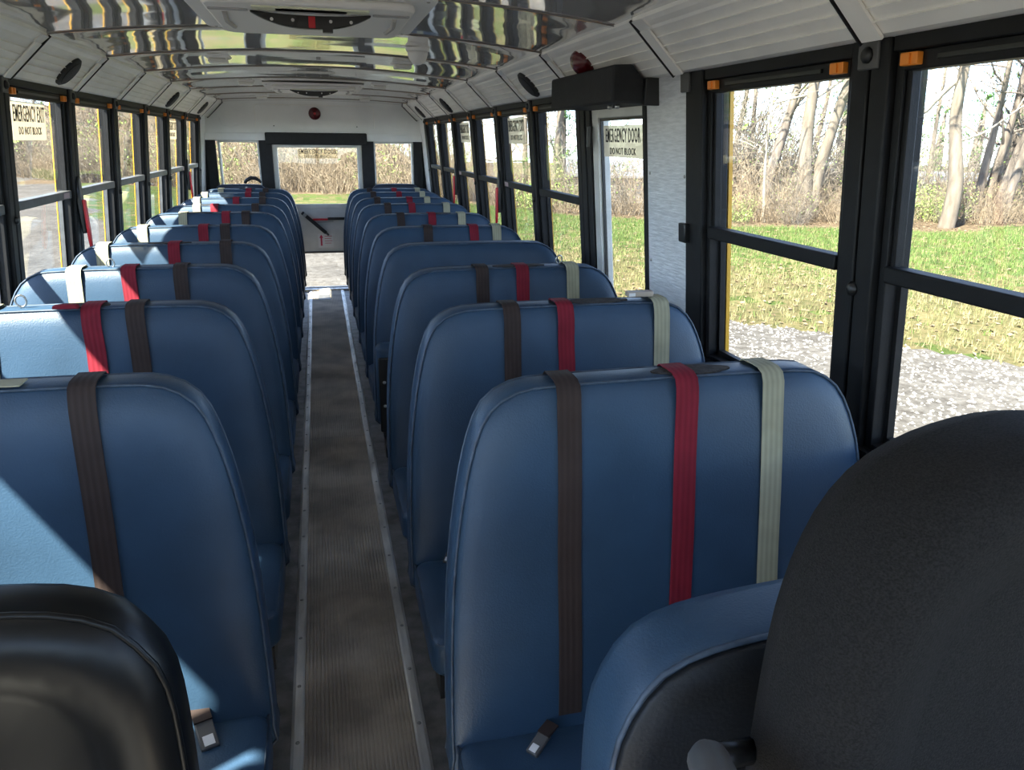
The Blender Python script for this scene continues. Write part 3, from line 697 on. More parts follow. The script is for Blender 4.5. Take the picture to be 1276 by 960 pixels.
# ------------------------------------------------------------------ barriers and driver's seat
def barrier(s, x0, x1, z0, zt, y, mt, label, thick, ring, pm, rad=.12, recl=0., face=None):
    t = thing('crash_barrier', (0, y, 0), label, 'barrier')
    o = [(x0+.02, z0), (x0, z0+.05), (x0, z0+.3), (x0, zt-rad*1.3), (x0+rad*.22, zt-rad*.55), (x0+rad*.6, zt-rad*.17), (x0+rad*1.4, zt), ((x0+x1)/2, zt+.01), (x1-rad*1.3, zt), (x1-rad*.35, zt-rad*.35), (x1, zt-rad*1.2), (x1, z0+.3), (x1, z0+.05), (x1-.02, z0)]
    out = resample(catmull(o, 6, True), 90)
    b = padded(out, ring, recl, zt, s).build('padded_panel', mt, t, True)
    P = [Vector(p) for p in out]; n = len(P); cen = Vector(((x0+x1)/2, (z0+zt)/2)); lp = []
    for i in range(n):
        dd = (P[(i+1) % n]-P[i-1]).normalized(); nn = Vector((dd.y, -dd.x))
        if nn.dot(cen-P[i]) < 0: nn = -nn
        p = P[i]+nn*.004; lp.append((s*p.x, .004-(zt-p.y)*recl, p.y))
    MB().tube(lp, .0042, 6, True).build('piping', pm, b, True)
    if face:
        padded(out, [(.12, -.0085), (.05, -.0085), (.010, -.0080), (.006, .0005)], recl, zt, s).build('front_face', face, b, True)
    for x in (x0+.08, x1-.08):
        MB().box(s*(x-.018), s*(x+.018), thick*.3, thick*.7, 0, z0+.05).build('leg', BLACKM, t); 
        MB().box(s*(x-.05), s*(x+.05), thick*.1, thick*.9, 0, .006).build('foot_plate', BLACKM, t)
    return t
ringR = [(.14, -.002), (.06, -.002), (.02, -.003), (.006, .002), (.001, .010), (.0, .03), (.0, .09), (.006, .110), (.03, .120)]
barrier(1, .291, 1.12, .30, 1.026, .685, BLUE, 'low blue vinyl crash barrier between the driver seat and the benches', .12, ringR, PIPING, .13, face=mat('dark_barrier_face', (.005, .007, .010), .6, 0, .2, 10, .2, 150))
ringL = [(.30, .018), (.20, .020), (.125, .016), (.105, .006), (.085, -.010), (.055, -.020), (.025, -.014), (.008, 0), (.0, .012), (.0, .06), (.008, .078), (.03, .085)]
barrier(-1, .225, 1.05, .28, 1.092, .84, BLACKV, 'black vinyl padded barrier in front of the first bench seat', .085, ringL, BLACKV, .13)

DS = thing('driver_seat', (.688, .515, .011), 'tall black cloth driver seat in front of the blue barrier', 'seat')
hw = .285
o = [(-hw, .50), (-hw-.005, .80), (-hw+.01, 1.02), (-hw+.035, 1.16), (-hw+.085, 1.255), (-hw+.165, 1.305), (0, 1.325), (hw-.165, 1.305), (hw-.085, 1.255), (hw-.035, 1.16), (hw-.01, 1.02), (hw+.005, .80), (hw, .50), (0, .47)]
ringD = [(.20, .012), (.13, .006), (.09, -.010), (.05, -.022), (.022, -.014), (.006, .010), (.0, .035), (.0, .085), (.01, .115), (.05, .130)]
padded(resample(catmull(o, 6, True), 90), ringD, .10, 1.32).build('backrest', CLOTH, DS, True)
rounded_box(-.27, .27, -.52, -.02, .40, .53, .06).build('cushion', CLOTH, DS, True, angle=60)
MB().box(-.20, .20, -.42, -.08, .02, .40).build('pedestal', BLACKM, DS, bevel=.02); MB().box(-.24, .24, -.46, -.04, 0, .03).build('base_plate', BLACKM, DS)
ar = MB().tube([(-.388, -.145, 1.010), (-.386, -.138, 1.014), (-.384, -.12, 1.018), (-.375, -.05, 1.014), (-.352, .03, .992), (-.345, .05, .985)], [.006, .014, .020, .023, .022, .012], 16).build('armrest', GREY, DS, True)
MB().tube([(-.348, .04, .985), (-.27, .07, .95)], .014, 8).build('armrest_pivot', BLACKM, DS, True)

# ------------------------------------------------------------------ ceiling fittings
def hatch(yc, lab, red=True):
    z0 = zc(0, yc)-.004; t = thing('roof_hatch', (0, yc, z0), lab, 'roof hatch')
    def rr(hx, hy, r, n=5):
        p = []
        for cx_, cy_, a0 in ((hx-r, hy-r, 0), (-hx+r, hy-r, PI/2), (-hx+r, -hy+r, PI), (hx-r, -hy+r, 1.5*PI)):
            p += [(cx_+r*math.cos(a0+PI/2*q/n), cy_+r*math.sin(a0+PI/2*q/n)) for q in range(n+1)]
        return p
    MB().prism(rr(.36, .40, .05), 'z', -.014, .002).build('flange', PLAST, t, bevel=.004)
    MB().prism(rr(.30, .34, .06), 'z', -.036, -.014).build('inner_pan', PLAST, t, bevel=.008)
    for sx_ in (-1, 1):
        MB().prism([(sx_*.235+q[0], -.22+q[1]) for q in rr(.055, .016, .008)], 'z', -.039, -.036).build('finger_slot', GREYF if 0 else mat('pan_grey', (.42, .41, .40), .5), t)  # slots, ribs and vent plate share one mid grey
        MB().tube([(sx_*.25, -.16, -.037), (sx_*.262, .02, -.037), (sx_*.25, .16, -.037)], .008, 6).build('pan_rib', mat('pan_grey', (.42, .41, .40), .5), t)
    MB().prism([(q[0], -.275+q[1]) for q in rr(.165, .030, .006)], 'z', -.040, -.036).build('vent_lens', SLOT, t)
    MB().prism([(q[0], -.31+.05+q[1]) for q in rr(.0 or .10, .03, .008)], 'z', -.040, -.036).build('vent_plate', mat('pan_grey', (.42, .41, .40), .5), t)
    HY = -.20
    xs_ = [-1+2*q/18 for q in range(19)]
    out = [(x*.175, -.036-.008*(1-abs(x)**2)) for x in xs_]+[(x*.175, -.040-.040*(1-abs(x)**2.4)) for x in reversed(xs_)]
    h = MB().prism(out, 'y', HY-.012, HY+.012).build('release_handle', BLACKM, t, bevel=.002)
    if red: MB().box(-.010, .010, HY-.016, HY-.0125, -.078, -.046).build('red_tab', RED, h, bevel=.004)
    for x in (-.115, -.055, .055, .115): MB().lathe([(.005, 0), (.005, .002)], (x, HY-.0125, -.058), 'y', 8, -1).build('rivet', SIGNW, h)
    MB().box(.03, .06, HY-.012, HY+.010, -.088, -.076).build('latch_block', BLACKM, h)
    for x, y in ((-.33, -.36), (.33, -.36), (-.33, .36), (.33, .36), (0, .37)): MB().lathe([(.006, 0), (.004, .003)], (x, y, -.014), 'z', 8, -1).build('screw', SCREW, t)
    return t
hatch(2.76, 'white roof hatch with a black release handle ahead of the mirrored ceiling sheets')
hatch(6.40, 'white roof hatch with a black handle close to the rear wall', False)
where = [('closest to the camera dome', 4.38), ('beside the rear roof hatch', 5.98), ('next to the rear wall', 7.72)]
for s in (-1, 1):
    for nm, y in where:
        x = s*.465; t = thing('ceiling_lamp', (x, y, zc(x, y)), 'small white rectangular ceiling lamp %s, %s bench row' % (nm, 'black barrier' if s < 0 else 'blue barrier'), 'lamp')
        mb = MB(); mb.hexa([(-.052, -.052, -.004), (.052, -.052, -.004), (.052, .052, -.004), (-.052, .052, -.004), (-.062, -.062, .006), (.062, -.062, .006), (.062, .062, .006), (-.062, .062, .006)]); mb.build('base', PLAST, t)
        MB().box(-.046, .046, -.046, .046, -.026, -.004).build('lens', LENSW, t, bevel=.008)
cdm = thing('dome_camera', (.452, 3.63, zc(.452, 3.63)+.002), 'white dome camera hanging from the glossy ceiling', 'camera'); cdm.scale = (.85, .85, .8)
MB().lathe([(.062, 0), (.062, -.012), (.058, -.018)], (0, 0, 0), 'z', 24).build('base_ring', PLAST, cdm, True, angle=40)
MB().lathe([(.054, -.016), (.053, -.035), (.045, -.058), (.032, -.076), (.016, -.086), (.003, -.089)], (0, 0, 0), 'z', 24).build('dome', PLAST, cdm, True)
# round speakers and the red lamp on the coves
def on_cove(s, y, r, mt, lab, cat, name, red=False):
    c = Vector((s*.992, y, 1.858)) if not red else Vector((s*.968, y, 1.882)); nrm = Vector((-s*.71, 0, -.705)).normalized()
    prof = [(r, 0), (r, .010), (r*.86, .016), (r*.5, .020), (.004, .021)] if not red else [(r, 0), (r, .014), (r*.9, .028), (r*.55, .042), (.004, .048)]
    mb = MB().lathe(prof, (0, 0, 0), 'z', 24); o = mb.build(name, mt, None, True, angle=50)
    o.rotation_euler = nrm.to_track_quat('Z', 'Y').to_euler(); o.location = c; tag(o, lab, cat)
    if not red:
        for q in (.35, .6, .8):
            rr = r*q; o2 = MB().tube([(rr*math.cos(a), rr*math.sin(a), .0185-.003*q) for a in [2*PI*k/20 for k in range(20)]], .0022, 4, True).build('grille_ring', BLACK, o)
    return o
GR = mat('speaker_grille', (.020, .020, .021), .6, 0, .3, 300, .6, 400)
for s, sd in ((-1, 'entrance-side cove above the black barrier row'), (1, 'driver-side cove above the blue barrier row')):
    for nm, y in (('Front', 3.72), ('Middle', 6.18), ('Rear', 7.75)):
        on_cove(s, y, .070, GR, '%s round black speaker grille on the %s' % (nm.lower(), sd), 'speaker', 'speaker')
on_cove(1, 2.86, .052, REDLENS, 'round dark red lamp on the cove above the side emergency door', 'lamp', 'warning_lamp', True)

# ------------------------------------------------------------------ outdoors
rnd = random.Random(7)
GZ = -.95
TL = [(-60, 120), (-40, 92), (-26, 70), (-16, 54), (-8, 46), (-2, 40), (2, 38.5), (5.5, 33.7), (8.5, 27.6), (12.7, 23.4), (16, 21.4), (22.8, 20.9), (35, 19), (60, 14), (120, 0)]
def interp(T, x):
    if x <= T[0][0]: return T[0][1]
    for (a, b), (c, d) in zip(T, T[1:]):
        if x <= c: return b+(d-b)*(x-a)/(c-a)
    return T[-1][1]
def tl(x): return interp(TL, x)
GE = [(-30, 30), (7.3, 8.5), (8.8, 6.9), (10.2, 5.65), (14, 3.6), (18, 2.6), (23, 1.5), (200, 1.5)]
def ss(a, b, x): t = max(0, min(1, (x-a)/(b-a))); return t*t*(3-2*t)
def gh(x, y):
    d = y-tl(x); k = ss(3, 9, x)
    return GZ - k*2.2*ss(4, 40, d) + (1-k)*6.5*ss(3, 34, d) + .05*math.sin(x*.9)*math.sin(y*.7)*ss(1.5, 4, abs(x))
def zone(x, y):
    n1 = math.sin(x*1.3+y*.7)+math.sin(x*.53-y*1.1+2)+.7*math.sin(x*3.1+y*2.3)+rnd.uniform(-.6, .6)
    d = y-tl(x)+.35*n1
    if d > -1.0: return 3
    ge = interp(GE, y)+.16*n1
    if y < 22+.3*n1: grav = x < ge
    else:
        q = -5-(y-22)*.33+.25*n1; grav = q-9.5 < x < q
    if grav: return 0
    if x < -4: return 1 if rnd.random() < .75 else 2
    far = ((x+y)-15.8)/10.5 if x > 2.5 else .7
    p = .32 if far > 1.15 else (.95 if far < .55 else .95-(far-.55)/.6*.63)
    if y > 26: p *= .6
    return 2 if rnd.random() < p else 1
def gmat(name, cols, scale, rough=.95, bump=.6):
    M = bpy.data.materials.new(name); M.use_nodes = True; t = M.node_tree; N = t.nodes; b = N['Principled BSDF']; b.inputs['Roughness'].default_value = rough; b.inputs['Specular IOR Level'].default_value = .15
    tc = N.new('ShaderNodeTexCoord'); n = N.new('ShaderNodeTexNoise'); n.inputs['Scale'].default_value = scale; n.inputs['Detail'].default_value = 7; n.inputs['Roughness'].default_value = .72
    t.links.new(tc.outputs['Object'], n.inputs['Vector'])
    r = N.new('ShaderNodeValToRGB'); e = r.color_ramp.elements
    for i, c in enumerate(cols):
        pos = .34+.32*i/(len(cols)-1)
        if i < 2: e[i].position = pos; e[i].color = (*c, 1)
        else: q = e.new(pos); q.color = (*c, 1)
    e = r.color_ramp.elements
    n2 = N.new('ShaderNodeTexNoise'); n2.inputs['Scale'].default_value = scale*.08; n2.inputs['Detail'].default_value = 3; t.links.new(tc.outputs['Object'], n2.inputs['Vector'])
    mr = N.new('ShaderNodeMapRange'); mr.inputs[1].default_value = .3; mr.inputs[2].default_value = .7; mr.inputs[3].default_value = .75; mr.inputs[4].default_value = 1.2; t.links.new(n2.outputs[0], mr.inputs[0])
    v = N.new('ShaderNodeVectorMath'); v.operation = 'SCALE'; t.links.new(r.outputs[0], v.inputs[0]); t.links.new(mr.outputs[0], v.inputs['Scale'])
    t.links.new(n.outputs[0], r.inputs[0]); t.links.new(v.outputs[0], b.inputs['Base Color'])
    bp = N.new('ShaderNodeBump'); bp.inputs['Strength'].default_value = bump; bp.inputs['Distance'].default_value = .04; t.links.new(n.outputs[0], bp.inputs['Height']); t.links.new(bp.outputs[0], b.inputs['Normal'])
    return M
GRAVEL = gmat('gravel', [(0.0484, 0.043, 0.0376), (0.086, 0.0795, 0.0726), (0.121, 0.114, 0.1064)], 9)
GRASS = gmat('green_grass', [(0.024, 0.0418, 0.0076), (0.0443, 0.0671, 0.0139), (0.0791, 0.0918, 0.0285)], 7)
DRY = gmat('dry_grass', [(0.039, 0.0457, 0.0133), (0.0892, 0.078, 0.0346), (0.1255, 0.1004, 0.0513)], 8)
LITTER = gmat('leaf_litter_ground', [(0.0515, 0.0363, 0.023), (0.103, 0.0757, 0.0473), (0.1514, 0.112, 0.0727)], 6)
def ground_grid(name, x0, x1, y0, y1, st, dz, parent=None):
    nx, ny = int((x1-x0)/st), int((y1-y0)/st)
    vs = [(x0+i*st, y0+j*st, gh(x0+i*st, y0+j*st)+dz) for j in range(ny+1) for i in range(nx+1)]
    fs = [(j*(nx+1)+i, j*(nx+1)+i+1, (j+1)*(nx+1)+i+1, (j+1)*(nx+1)+i) for j in range(ny) for i in range(nx)]
    me = bpy.data.meshes.new(name); me.from_pydata(vs, [], fs)
    for q in (GRAVEL, GRASS, DRY, LITTER): me.materials.append(q)
    zs = [zone(x0+(i+.5)*st, y0+(j+.5)*st) for j in range(ny) for i in range(nx)]
    me.polygons.foreach_set('material_index', zs); me.shade_smooth(); me.update()
    return place(name, me, parent)
ground = struct(ground_grid('ground', -22, 30, -4, 48, .28, 0))
ground_grid('far_ground', -130, 150, -60, 180, 4, -.22, ground)

def in_view(x, y):
    return True
# loose stuff on the ground
def scatter(name, count, zones, region, fn, mt, label, cat):
    v, f = [], []; k = 0; tries = 0
    while k < count and tries < count*8:
        tries += 1; x = rnd.uniform(region[0], region[1]); y = rnd.uniform(region[2], region[3])
        if zone(x, y) not in zones: continue
        vs, fs = fn(x, y, gh(x, y)); o = len(v); v += vs; f += [tuple(i+o for i in q) for q in fs]; k += 1
    me = bpy.data.meshes.new(name); me.from_pydata(v, [], f); me.materials.append(mt); me.update()
    o = place(name, me); tag(o, label, cat); o['kind'] = 'stuff'; return o
def stone(x, y, z):
    r = rnd.uniform(.012, .035); a = rnd.uniform(0, 6); h = r*rnd.uniform(.5, .9)
    P = [(x+r*math.cos(a+k*2.09)*rnd.uniform(.7, 1.2), y+r*math.sin(a+k*2.09)*rnd.uniform(.7, 1.2), z) for k in range(3)]+[(x+rnd.uniform(-.3, .3)*r, y+rnd.uniform(-.3, .3)*r, z+h)]
    return P, [(0, 1, 3), (1, 2, 3), (2, 0, 3)]
def blade(x, y, z):
    P, F = [], []
    for q in range(3):
        a = rnd.uniform(0, 6.3); h = rnd.uniform(.05, .13); wd = .008; dx, dy = math.cos(a)*wd, math.sin(a)*wd; ox, oy = rnd.uniform(-.06, .06), rnd.uniform(-.06, .06)
        P += [(x+ox-dx, y+oy-dy, z), (x+ox+dx, y+oy+dy, z), (x+ox+rnd.uniform(-.04, .04), y+oy+rnd.uniform(-.04, .04), z+h)]; F.append((3*q, 3*q+1, 3*q+2))
    return P, F
def leaf(x, y, z):
    r = rnd.uniform(.03, .07); a = rnd.uniform(0, 6.3); c, s_ = math.cos(a), math.sin(a); t = [rnd.uniform(.005, .045) for _ in range(4)]
    return [(x+r*c, y+r*s_, z+t[0]), (x-.5*r*s_, y+.5*r*c, z+t[1]), (x-r*c, y-r*s_, z+t[2]), (x+.5*r*s_, y-.5*r*c, z+t[3])], [(0, 1, 2, 3)]
scatter('gravel_stones', 9000, (0,), (2, 9, 3, 16), stone, mat('pale_gravel_stone', (0.2400, 0.2320, 0.2200), .9, 0, .5, 25, col2=(0.1040, 0.0984, 0.0936)), 'loose grey stones of the gravel drive beside the bus', 'gravel')
scatter('grass_blades', 24000, (1,), (3, 26, 8, 36), blade, mat('grass_blade', (0.0960, 0.1480, 0.0280), .8, 0, .4, 3, col2=(0.0520, 0.0920, 0.0160)), 'fresh green grass of the lawn beyond the gravel drive', 'grass')
scatter('dry_grass_blades', 12000, (2,), (3, 22, 5, 30), blade, mat('dry_grass_blade', (0.2320, 0.2000, 0.0960), .85, 0, .4, 4, col2=(0.1120, 0.1200, 0.0400)), 'yellowed dry grass along the edge of the drive', 'grass')
scatter('fallen_leaves', 9000, (3, 2), (4, 26, 6, 40), leaf, mat('fallen_leaf', (0.2320, 0.1640, 0.1000), .9, 0, .4, 20, col2=(0.1120, 0.0680, 0.0384)), 'brown fallen leaves lying under the trees and on the dry grass', 'leaves')

# ---- plants
BARK = mat('grey_brown_bark', (0.1728, 0.1440, 0.1116), .95, 0, .4, 6, .8, 18, (1, 1, .25), col2=(0.1080, 0.0864, 0.0648))
BARKD = mat('dark_bark', (.13, .105, .085), .95, 0, .4, 7, .8, 18, (1, 1, .25))
PALEB = mat('pale_twig_bark', (0.2592, 0.2232, 0.1764), .9, 0, .3, 8)
TWIG = {'tan': mat('tan_twigs', (0.2640, 0.2080, 0.1400), .9, 0, .35, 3, col2=(0.1360, 0.1000, 0.0640)), 'grey': mat('grey_twigs', (0.2080, 0.1800, 0.1440), .9, 0, .35, 3, col2=(0.1120, 0.0920, 0.0720)), 'green': mat('greenish_twigs', (0.1920, 0.1880, 0.0880), .9, 0, .35, 3, col2=(0.1040, 0.1160, 0.0440))}
LEAFG = mat('young_green_leaf', (.26, .40, .08), .8, 0, .3, 5)
NEEDLE = mat('pine_needles', (.10, .21, .045), .85, 0, .4, 3, col2=(.045, .10, .025))
def rv(r): return Vector((rnd.uniform(-r, r), rnd.uniform(-r, r), rnd.uniform(-r, r)))
def twig(mb, p, d, L, r, n=3, bend=.25, tip=.3):
    q = p+d*(L*.5)+rv(bend*L*.3); e = p+d*L+rv(bend*L*.5)
    mb.tube([p, q, e], [r, r*.7, r*tip], 3, cap=False); return q, e
def shrub_meshes(kind, h, wd, n, seed, leaves=0):
    global rnd
    keep = rnd; rnd = random.Random(seed); mb = MB(); lf = MB()
    for i in range(n):
        a = rnd.uniform(0, 6.28); r = wd*.5*math.sqrt(rnd.random()); p = Vector((r*math.cos(a), r*math.sin(a), -.15)); lean = rnd.uniform(0, .55)
        d = Vector((math.cos(a)*lean+rnd.uniform(-.35, .35), math.sin(a)*lean+rnd.uniform(-.35, .35), 1)).normalized(); L = h*rnd.uniform(.35, 1.)
        q, e = twig(mb, p, d, L, .014*rnd.uniform(.6, 1.3)*math.sqrt(h/2))
        for base, m_ in ((q, 2), (e, 3), (p.lerp(q, .6), 1)):
            for k in range(m_):
                dd = (d*.6+rv(.9)).normalized(); q2, e2 = twig(mb, base, dd, L*rnd.uniform(.18, .42), .007*math.sqrt(h/2))
                if leaves and rnd.random() < leaves:
                    for c in (q2, e2):
                        s_ = rnd.uniform(.03, .07); u = rv(s_); v_ = rv(s_); lf.add([c-u, c+v_, c+u, c-v_], [(0, 1, 2, 3)])
    rnd = keep
    out = {'twigs': mb.mesh('twigs', TWIG[kind])}
    if leaves: out['leaves'] = lf.mesh('leaves', LEAFG)
    return out
PROTO = {'tan': [shrub_meshes('tan', 2.2, 2.2, 75, 11+k) for k in range(3)], 'grey': [shrub_meshes('grey', 3.6, 2.4, 70, 31+k, .10) for k in range(2)], 'green': [shrub_meshes('green', 2.0, 2.2, 60, 51+k, .55) for k in range(2)]}
SHRUB_TXT = {'tan': 'leafless tan shrub', 'grey': 'tall grey-brown shrub with bare stems', 'green': 'shrub with fresh green leaf buds'}
def put_shrub(kind, x, y, sc, where, grp):
    pr_ = rnd.choice(PROTO[kind]); t = thing('shrub', (x, y, gh(x, y)), '%s %s' % (SHRUB_TXT[kind], where), 'shrub', '%s, %s' % (SHRUB_TXT[kind], grp))
    t.rotation_euler = (0, 0, rnd.uniform(0, 6.3)); t.scale = (sc, sc, sc*rnd.uniform(.85, 1.2))
    place('twigs', pr_['twigs'], t)
    if 'leaves' in pr_: place('leaves', pr_['leaves'], t)
b0x = EYE.x+29*math.sin(math.atan2((fwd+RV*((1194-638)/FPX)+UV*(280/FPX)).x, (fwd+RV*((1194-638)/FPX)+UV*(280/FPX)).y))   # the lone bent tree keeps clear of shrubs
for row, (dd, sc, st) in enumerate(((.5, .8, 1.5), (2.0, 1.0, 1.7), (4.2, 1.2, 2.0))):          # right-hand thicket
    x = 6.0
    while x < 33:
        kind = rnd.choices(['tan', 'grey', 'green'], [.6, .22, .18])[0]
        if row == 0 and abs(x-b0x) < .9: x += st*.5; continue
        sc2 = sc*(1 if x < 13 else .85)
        put_shrub(kind, x+rnd.uniform(-.4, .4), tl(x)+dd+rnd.uniform(-.3, .3), sc2*rnd.uniform(.75, 1.1)*(.62 if kind == 'grey' else .85), 'in the thicket past the driver-side lawn', 'driver-side thicket'); x += st*(.7 if x < 13 else .62)*rnd.uniform(.7, 1.2)
for row, (dd, sc, st) in enumerate(((.4, .9, 1.5), (2.2, 1.15, 1.6), (4.5, 1.4, 2.0), (8, 1.7, 2.6))):   # thicket behind the bus and off to its entrance side
    x = 5.6
    while x > -30:
        kind = rnd.choices(['tan', 'grey', 'green'], [.66, .29, .05])[0]
        put_shrub(kind, x+rnd.uniform(-.4, .4), tl(x)+dd+rnd.uniform(-.5, .5), sc*rnd.uniform(.8, 1.25)*(.9 if kind == 'grey' else 1.05), 'in the thicket behind the bus', 'thicket behind the bus')
        x -= st*rnd.uniform(.6, 1.1)*(1 if x > -10 else 1.4)

def bare_tree(base, path, r0_, label, bark, limbs=9, group=None, seed=1, limbz=.3, twigm=None, spec=()):
    global rnd
    keep = rnd; rnd = random.Random(seed); x, y = base; t = thing('bare_tree', (x, y, gh(x, y)), label, 'tree', group)
    P = catmull([Vector(p) for p in path], 4); n = len(P); R = [r0_*(1.25 if i == 0 else 1)*(1-.72*(i/(n-1))) for i in range(n)]
    tr = MB(); tr.tube(P, R, 9); tr.build('trunk', bark, t, True)
    br = MB(); H = P[-1].z
    def limb(p, d, L, r, depth):
        pts = [p]; q = p.copy(); dd = d.copy()
        for k in range(4):
            dd = (dd+rv(.28)+Vector((0, 0, .06))).normalized(); q = q+dd*(L/4); pts.append(q.copy())
        br.tube(pts, [r, r*.8, r*.62, r*.45, r*.22], 5 if depth == 0 else 3, cap=False)
        if depth < 2:
            for k in range(5 if depth == 0 else 3):
                i = rnd.randint(1, 4); limb(pts[i], (dd+rv(1.0)).normalized(), L*rnd.uniform(.3, .55), r*.42, depth+1)
    for k in range(limbs):
        i = rnd.randint(int(n*limbz), n-1); a = rnd.uniform(0, 6.28)
        limb(P[i], Vector((math.cos(a), math.sin(a), rnd.uniform(.1, .9))).normalized(), H*rnd.uniform(.18, .36), R[i]*.42, 0)
    br.build('branches', twigm or bark, t, True)
    for pts, r in spec:
        b = MB(); pp = catmull([Vector(q) for q in pts], 4); m_ = len(pp); b.tube(pp, [r*(1-.7*i/(m_-1)) for i in range(m_)], 6); b.build('limb', PALEB, t, True)
    rnd = keep; return t
def px_ray(px, py): return fwd+RV*((px-638)/FPX)+UV*((480-py)/FPX)
def ray_xy(px, dist):
    d = px_ray(px, 200); h = math.hypot(d.x, d.y); return (EYE.x+d.x/h*dist, EYE.y+d.y/h*dist)
def lat(o, z, x0, y0):   # sideways offset o seen from the bus, height z
    h = math.hypot(x0, y0); return (o*y0/h, -o*x0/h, z)
b0 = ray_xy(1194, 29.0); q = lambda o, z: lat(o, z, *b0)
bare_tree(b0, [q(0, -.2), q(.06, 1.2), q(-.10, 2.3), q(-.30, 3.6), q(-.28, 5.2), q(-.16, 7.2), q(.1, 10), q(.3, 13)], .26, 'pale grey bent tree trunk standing alone at the lawn edge', BARK, 10, None, 3, .5, PALEB,
          [([q(-.3, 4.7), q(-.8, 4.1), q(-1.3, 3.5), q(-2.1, 3.2), q(-2.6, 3.2)], .10), ([q(-.2, 5.0), q(.7, 5.3), q(1.7, 5.7), q(3.2, 5.9)], .09), ([q(2.0, 5.75), q(1.9, 4.9), q(1.5, 4.1), q(1.3, 3.6)], .05), ([q(-.1, 2.7), q(.6, 3.0), q(1.4, 3.7), q(2.1, 4.2)], .045)])
b1 = ray_xy(1003, 29.5); q = lambda o, z: lat(o, z, *b1)
bare_tree(b1, [q(.2, -.2), q(.05, 1.5), q(-.05, 3), q(0, 5), q(-.05, 7), q(0, 11)], .30, 'thick straight trunk of the double tree at the lawn edge', BARK, 9, None, 5, .45, PALEB, [([q(0, 4.0), q(.8, 4.6), q(1.6, 5.3), q(2.3, 6.0)], .07), ([q(-.1, 4.2), q(-.9, 4.0), q(-1.7, 3.8)], .06)])
b2 = ray_xy(1018, 29.8); q = lambda o, z: lat(o, z, *b2)
bare_tree(b2, [q(0, -.2), q(.1, 1.5), q(.35, 3), q(.75, 5), q(1.05, 7), q(1.5, 11)], .25, 'slanting trunk of the double tree at the lawn edge', BARK, 9, None, 8, .45, PALEB)
b3 = ray_xy(955, 31); q = lambda o, z: lat(o, z, *b3)
bare_tree(b3, [q(0, -.2), q(.2, 1.5), q(.5, 3), q(.8, 4.6), q(1.0, 6.5), q(1.4, 10)], .24, 'dark leaning tree in the thicket behind the double tree', BARKD, 12, None, 12, .35)
b4 = ray_xy(957, 27.5); q = lambda o, z: lat(o, z, *b4)
bare_tree(b4, [q(.1, -.2), q(-.05, 1.5), q(-.1, 3), q(0, 4.3), q(.3, 5.6)], .06, 'thin pale sapling in front of the dark leaning tree', PALEB, 6, None, 14, .3, PALEB, [([q(-.05, 2.9), q(.3, 3.6), q(.6, 4.2)], .03), ([q(-.1, 2.2), q(-.8, 2.6), q(-1.5, 2.7)], .025)])
for k, (px, ds, ln) in enumerate(((1226, 33, .15), (1236, 33.5, .35), (1250, 33, .55), (1243, 34, .2), (1262, 32, .4))):
    bb = ray_xy(px, ds); qq = lambda o, z: lat(o, z, *bb)
    bare_tree(bb, [qq(0, -.2), qq(ln*.6, 2), qq(ln*1.2, 4), qq(ln*1.5, 6.5), qq(ln*2, 10)], .17, 'dark thin trunk in the clump beside the pale bent tree', BARKD, 8, 'dark trunks of one clump', 40+k, .3)
for k, (px, ds) in enumerate(((895, 33), (912, 37), (935, 40), (1075, 40), (1120, 44), (1160, 50), (1275, 36), (1010, 42))):
    bb = ray_xy(px, ds); qq = lambda o, z: lat(o, z, *bb); ln = rnd.uniform(-.5, .5)
    bare_tree(bb, [qq(0, -.2), qq(ln*.3, 2.5), qq(ln, 5), qq(ln*1.2, 8), qq(ln, 12)], .15, 'slender leafless tree further back in the driver-side woods', BARK, 13, 'slender leafless trees in the driver-side woods', 60+k, .2, PALEB)
for k in range(20):
    px = 884+k*13 if k < 14 else 1095+(k-14)*32
    put_shrub('grey', *ray_xy(px, rnd.uniform(33, 40)), (1.55 if k < 4 else rnd.uniform(.75, 1.25)) if k < 14 else rnd.uniform(.6, .95), 'rising above the driver-side thicket', 'rising above the driver-side thicket')
for k, (px, ds) in enumerate(((690, 33), (655, 38), (625, 42), (590, 47), (560, 52), (535, 56))):
    bb = ray_xy(px, ds); qq = lambda o, z: lat(o, z, *bb); ln = rnd.uniform(-.5, .5)
    bare_tree(bb, [qq(0, -.2), qq(ln*.3, 2.5), qq(ln, 5), qq(ln*1.2, 8), qq(ln, 12)], .16, 'leafless tree seen beyond the driver-side rear windows', BARK, 11, 'leafless trees beyond the driver-side rear windows', 80+k, .2, PALEB)
for k in range(16):
    px = 20+k*26 if k < 9 else 270+(k-9)*35; bb = ray_xy(px, (76 if k < 4 else 62 if k < 9 else 50)+rnd.uniform(0, 9)); qq = lambda o, z: lat(o, z, *bb); ln = rnd.uniform(-.6, .6)
    bare_tree(bb, [qq(0, -.2), qq(ln*.3, 2.5), qq(ln, 5), qq(ln*1.2, 8), qq(ln, 11)], .13, 'slim bare tree rising out of the thicket behind the bus', BARK, 13, 'slim bare trees behind the bus', 100+k, .15, TWIG['grey'])

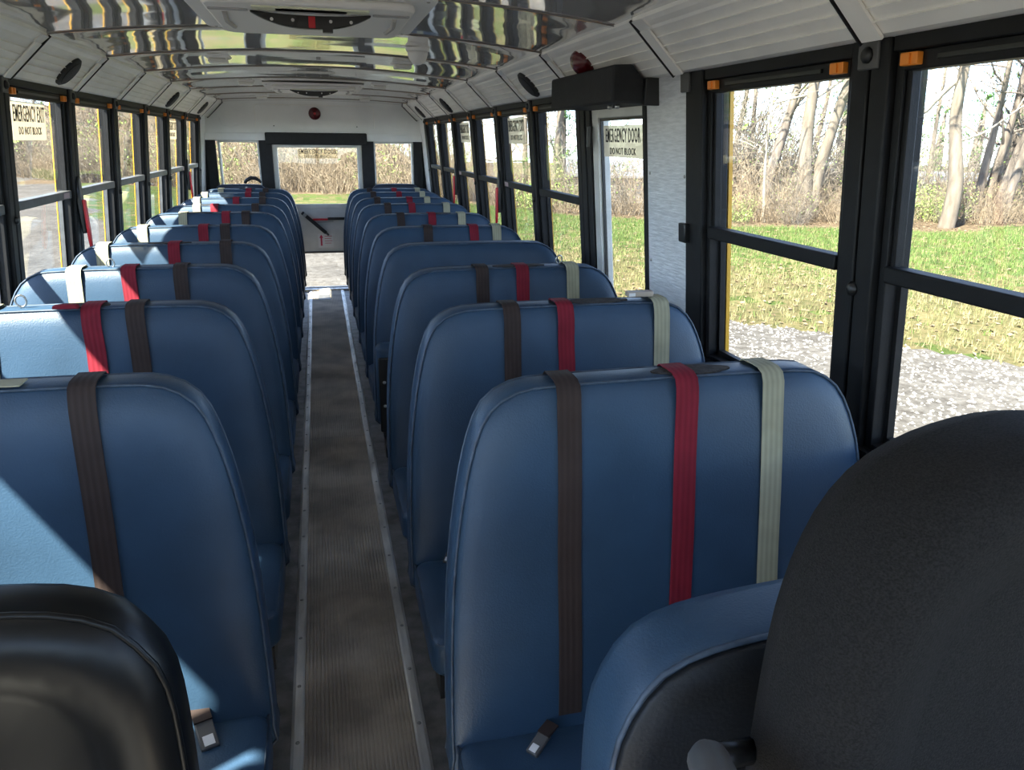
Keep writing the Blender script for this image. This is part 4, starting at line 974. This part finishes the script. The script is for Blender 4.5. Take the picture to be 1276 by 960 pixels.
def pine(base, H, wd, label, seed, boughs=46, z0=.12, group=None):
    global rnd
    keep = rnd; rnd = random.Random(seed); x, y = base; t = thing('pine_tree', (x, y, gh(x, y)), label, 'tree', group)
    MB().tube([(0, 0, -.2), (0, 0, H*.5), (0, 0, H)], [wd*.06, wd*.045, .02], 7).build('trunk', BARKD, t, True)
    nd = MB()
    for k in range(boughs):
        f_ = z0+(1-z0)*k/boughs; z = H*f_; a = k*2.4; L = wd*.5*(1-f_)**.7*rnd.uniform(.7, 1.15)+.2; d = Vector((math.cos(a), math.sin(a), rnd.uniform(-.15, .25)))
        for m_ in range(26):
            u = rnd.uniform(.15, 1); c = Vector((0, 0, z))+d*(L*u)+rv(.16*L)*Vector((1, 1, .5)).length*.5
            for g in range(3):
                e = (d*.6+rv(1)).normalized()*rnd.uniform(.14, .30); sd_ = e.cross(Vector((0, 0, 1))+rv(.4)).normalized()*.028
                nd.add([c-sd_, c+sd_, c+e], [(0, 1, 2)])
    nd.build('needles', NEEDLE, t); rnd = keep; return t
for k, (px, ds, H, wd) in enumerate(((698, 36, 7.5, 5), (748, 40, 8, 5.5), (1048, 44, 8, 6), (1108, 60, 6.5, 7), (1140, 63, 7, 7), (1168, 66, 7.2, 8), (1262, 38, 8.5, 5), (1215, 58, 7, 7))):
    pine(ray_xy(px, ds), H, wd, ('broad dark green pine on the far side of the white building' if ds > 50 else 'green pine tree standing in the driver-side woods'), 200+k, 44, .05 if ds > 50 else .22, ('pines beyond the white building' if ds > 50 else 'pines in the driver-side woods'))

# ---- low pale buildings beyond the woods
BW = mat('white_siding', (.20, .20, .205), .7, 0, .05, 2); BRF = mat('pale_metal_roof', (.19, .20, .22), .5, .2, .08, 1.5); BWIN = mat('dark_window', (.06, .07, .09), .2)
def building(px, ds, wd, hh, label, rise=.7, dz=0.):
    x, y = ray_xy(px, ds); t = thing('low_building', (x, y, gh(x, y)+dz), label, 'building'); t.rotation_euler = (0, 0, -math.atan2(x, y))
    MB().box(-wd/2, wd/2, 0, 6, -.5, hh).build('wall', BW, t)
    r = MB().prism([(-.3, hh), (3, hh+rise), (6.3, hh), (6.3, hh+.12), (3, hh+rise+.12), (-.3, hh+.12)], 'x', -wd/2-.3, wd/2+.3).build('roof', BRF, t)
    n = max(2, int(wd/3.2))
    for k in range(n):
        xx = -wd/2+wd*(k+.5)/n; w_ = MB().box(xx-.5, xx+.5, -.04, 0, hh*.45, hh*.8).build('window', BWIN, t); MB().box(xx-.03, xx+.03, -.07, -.04, hh*.45, hh*.8).build('mullion', BW, w_)
building(932, 62, 4.2, 1.75, 'white low building behind the dark leaning tree')
building(1200, 52, 20, 1.15, 'long white building far beyond the pale bent tree', .5)
building(768, 50, 7, 1.8, 'pale roofed building seen past the side emergency door', .9)
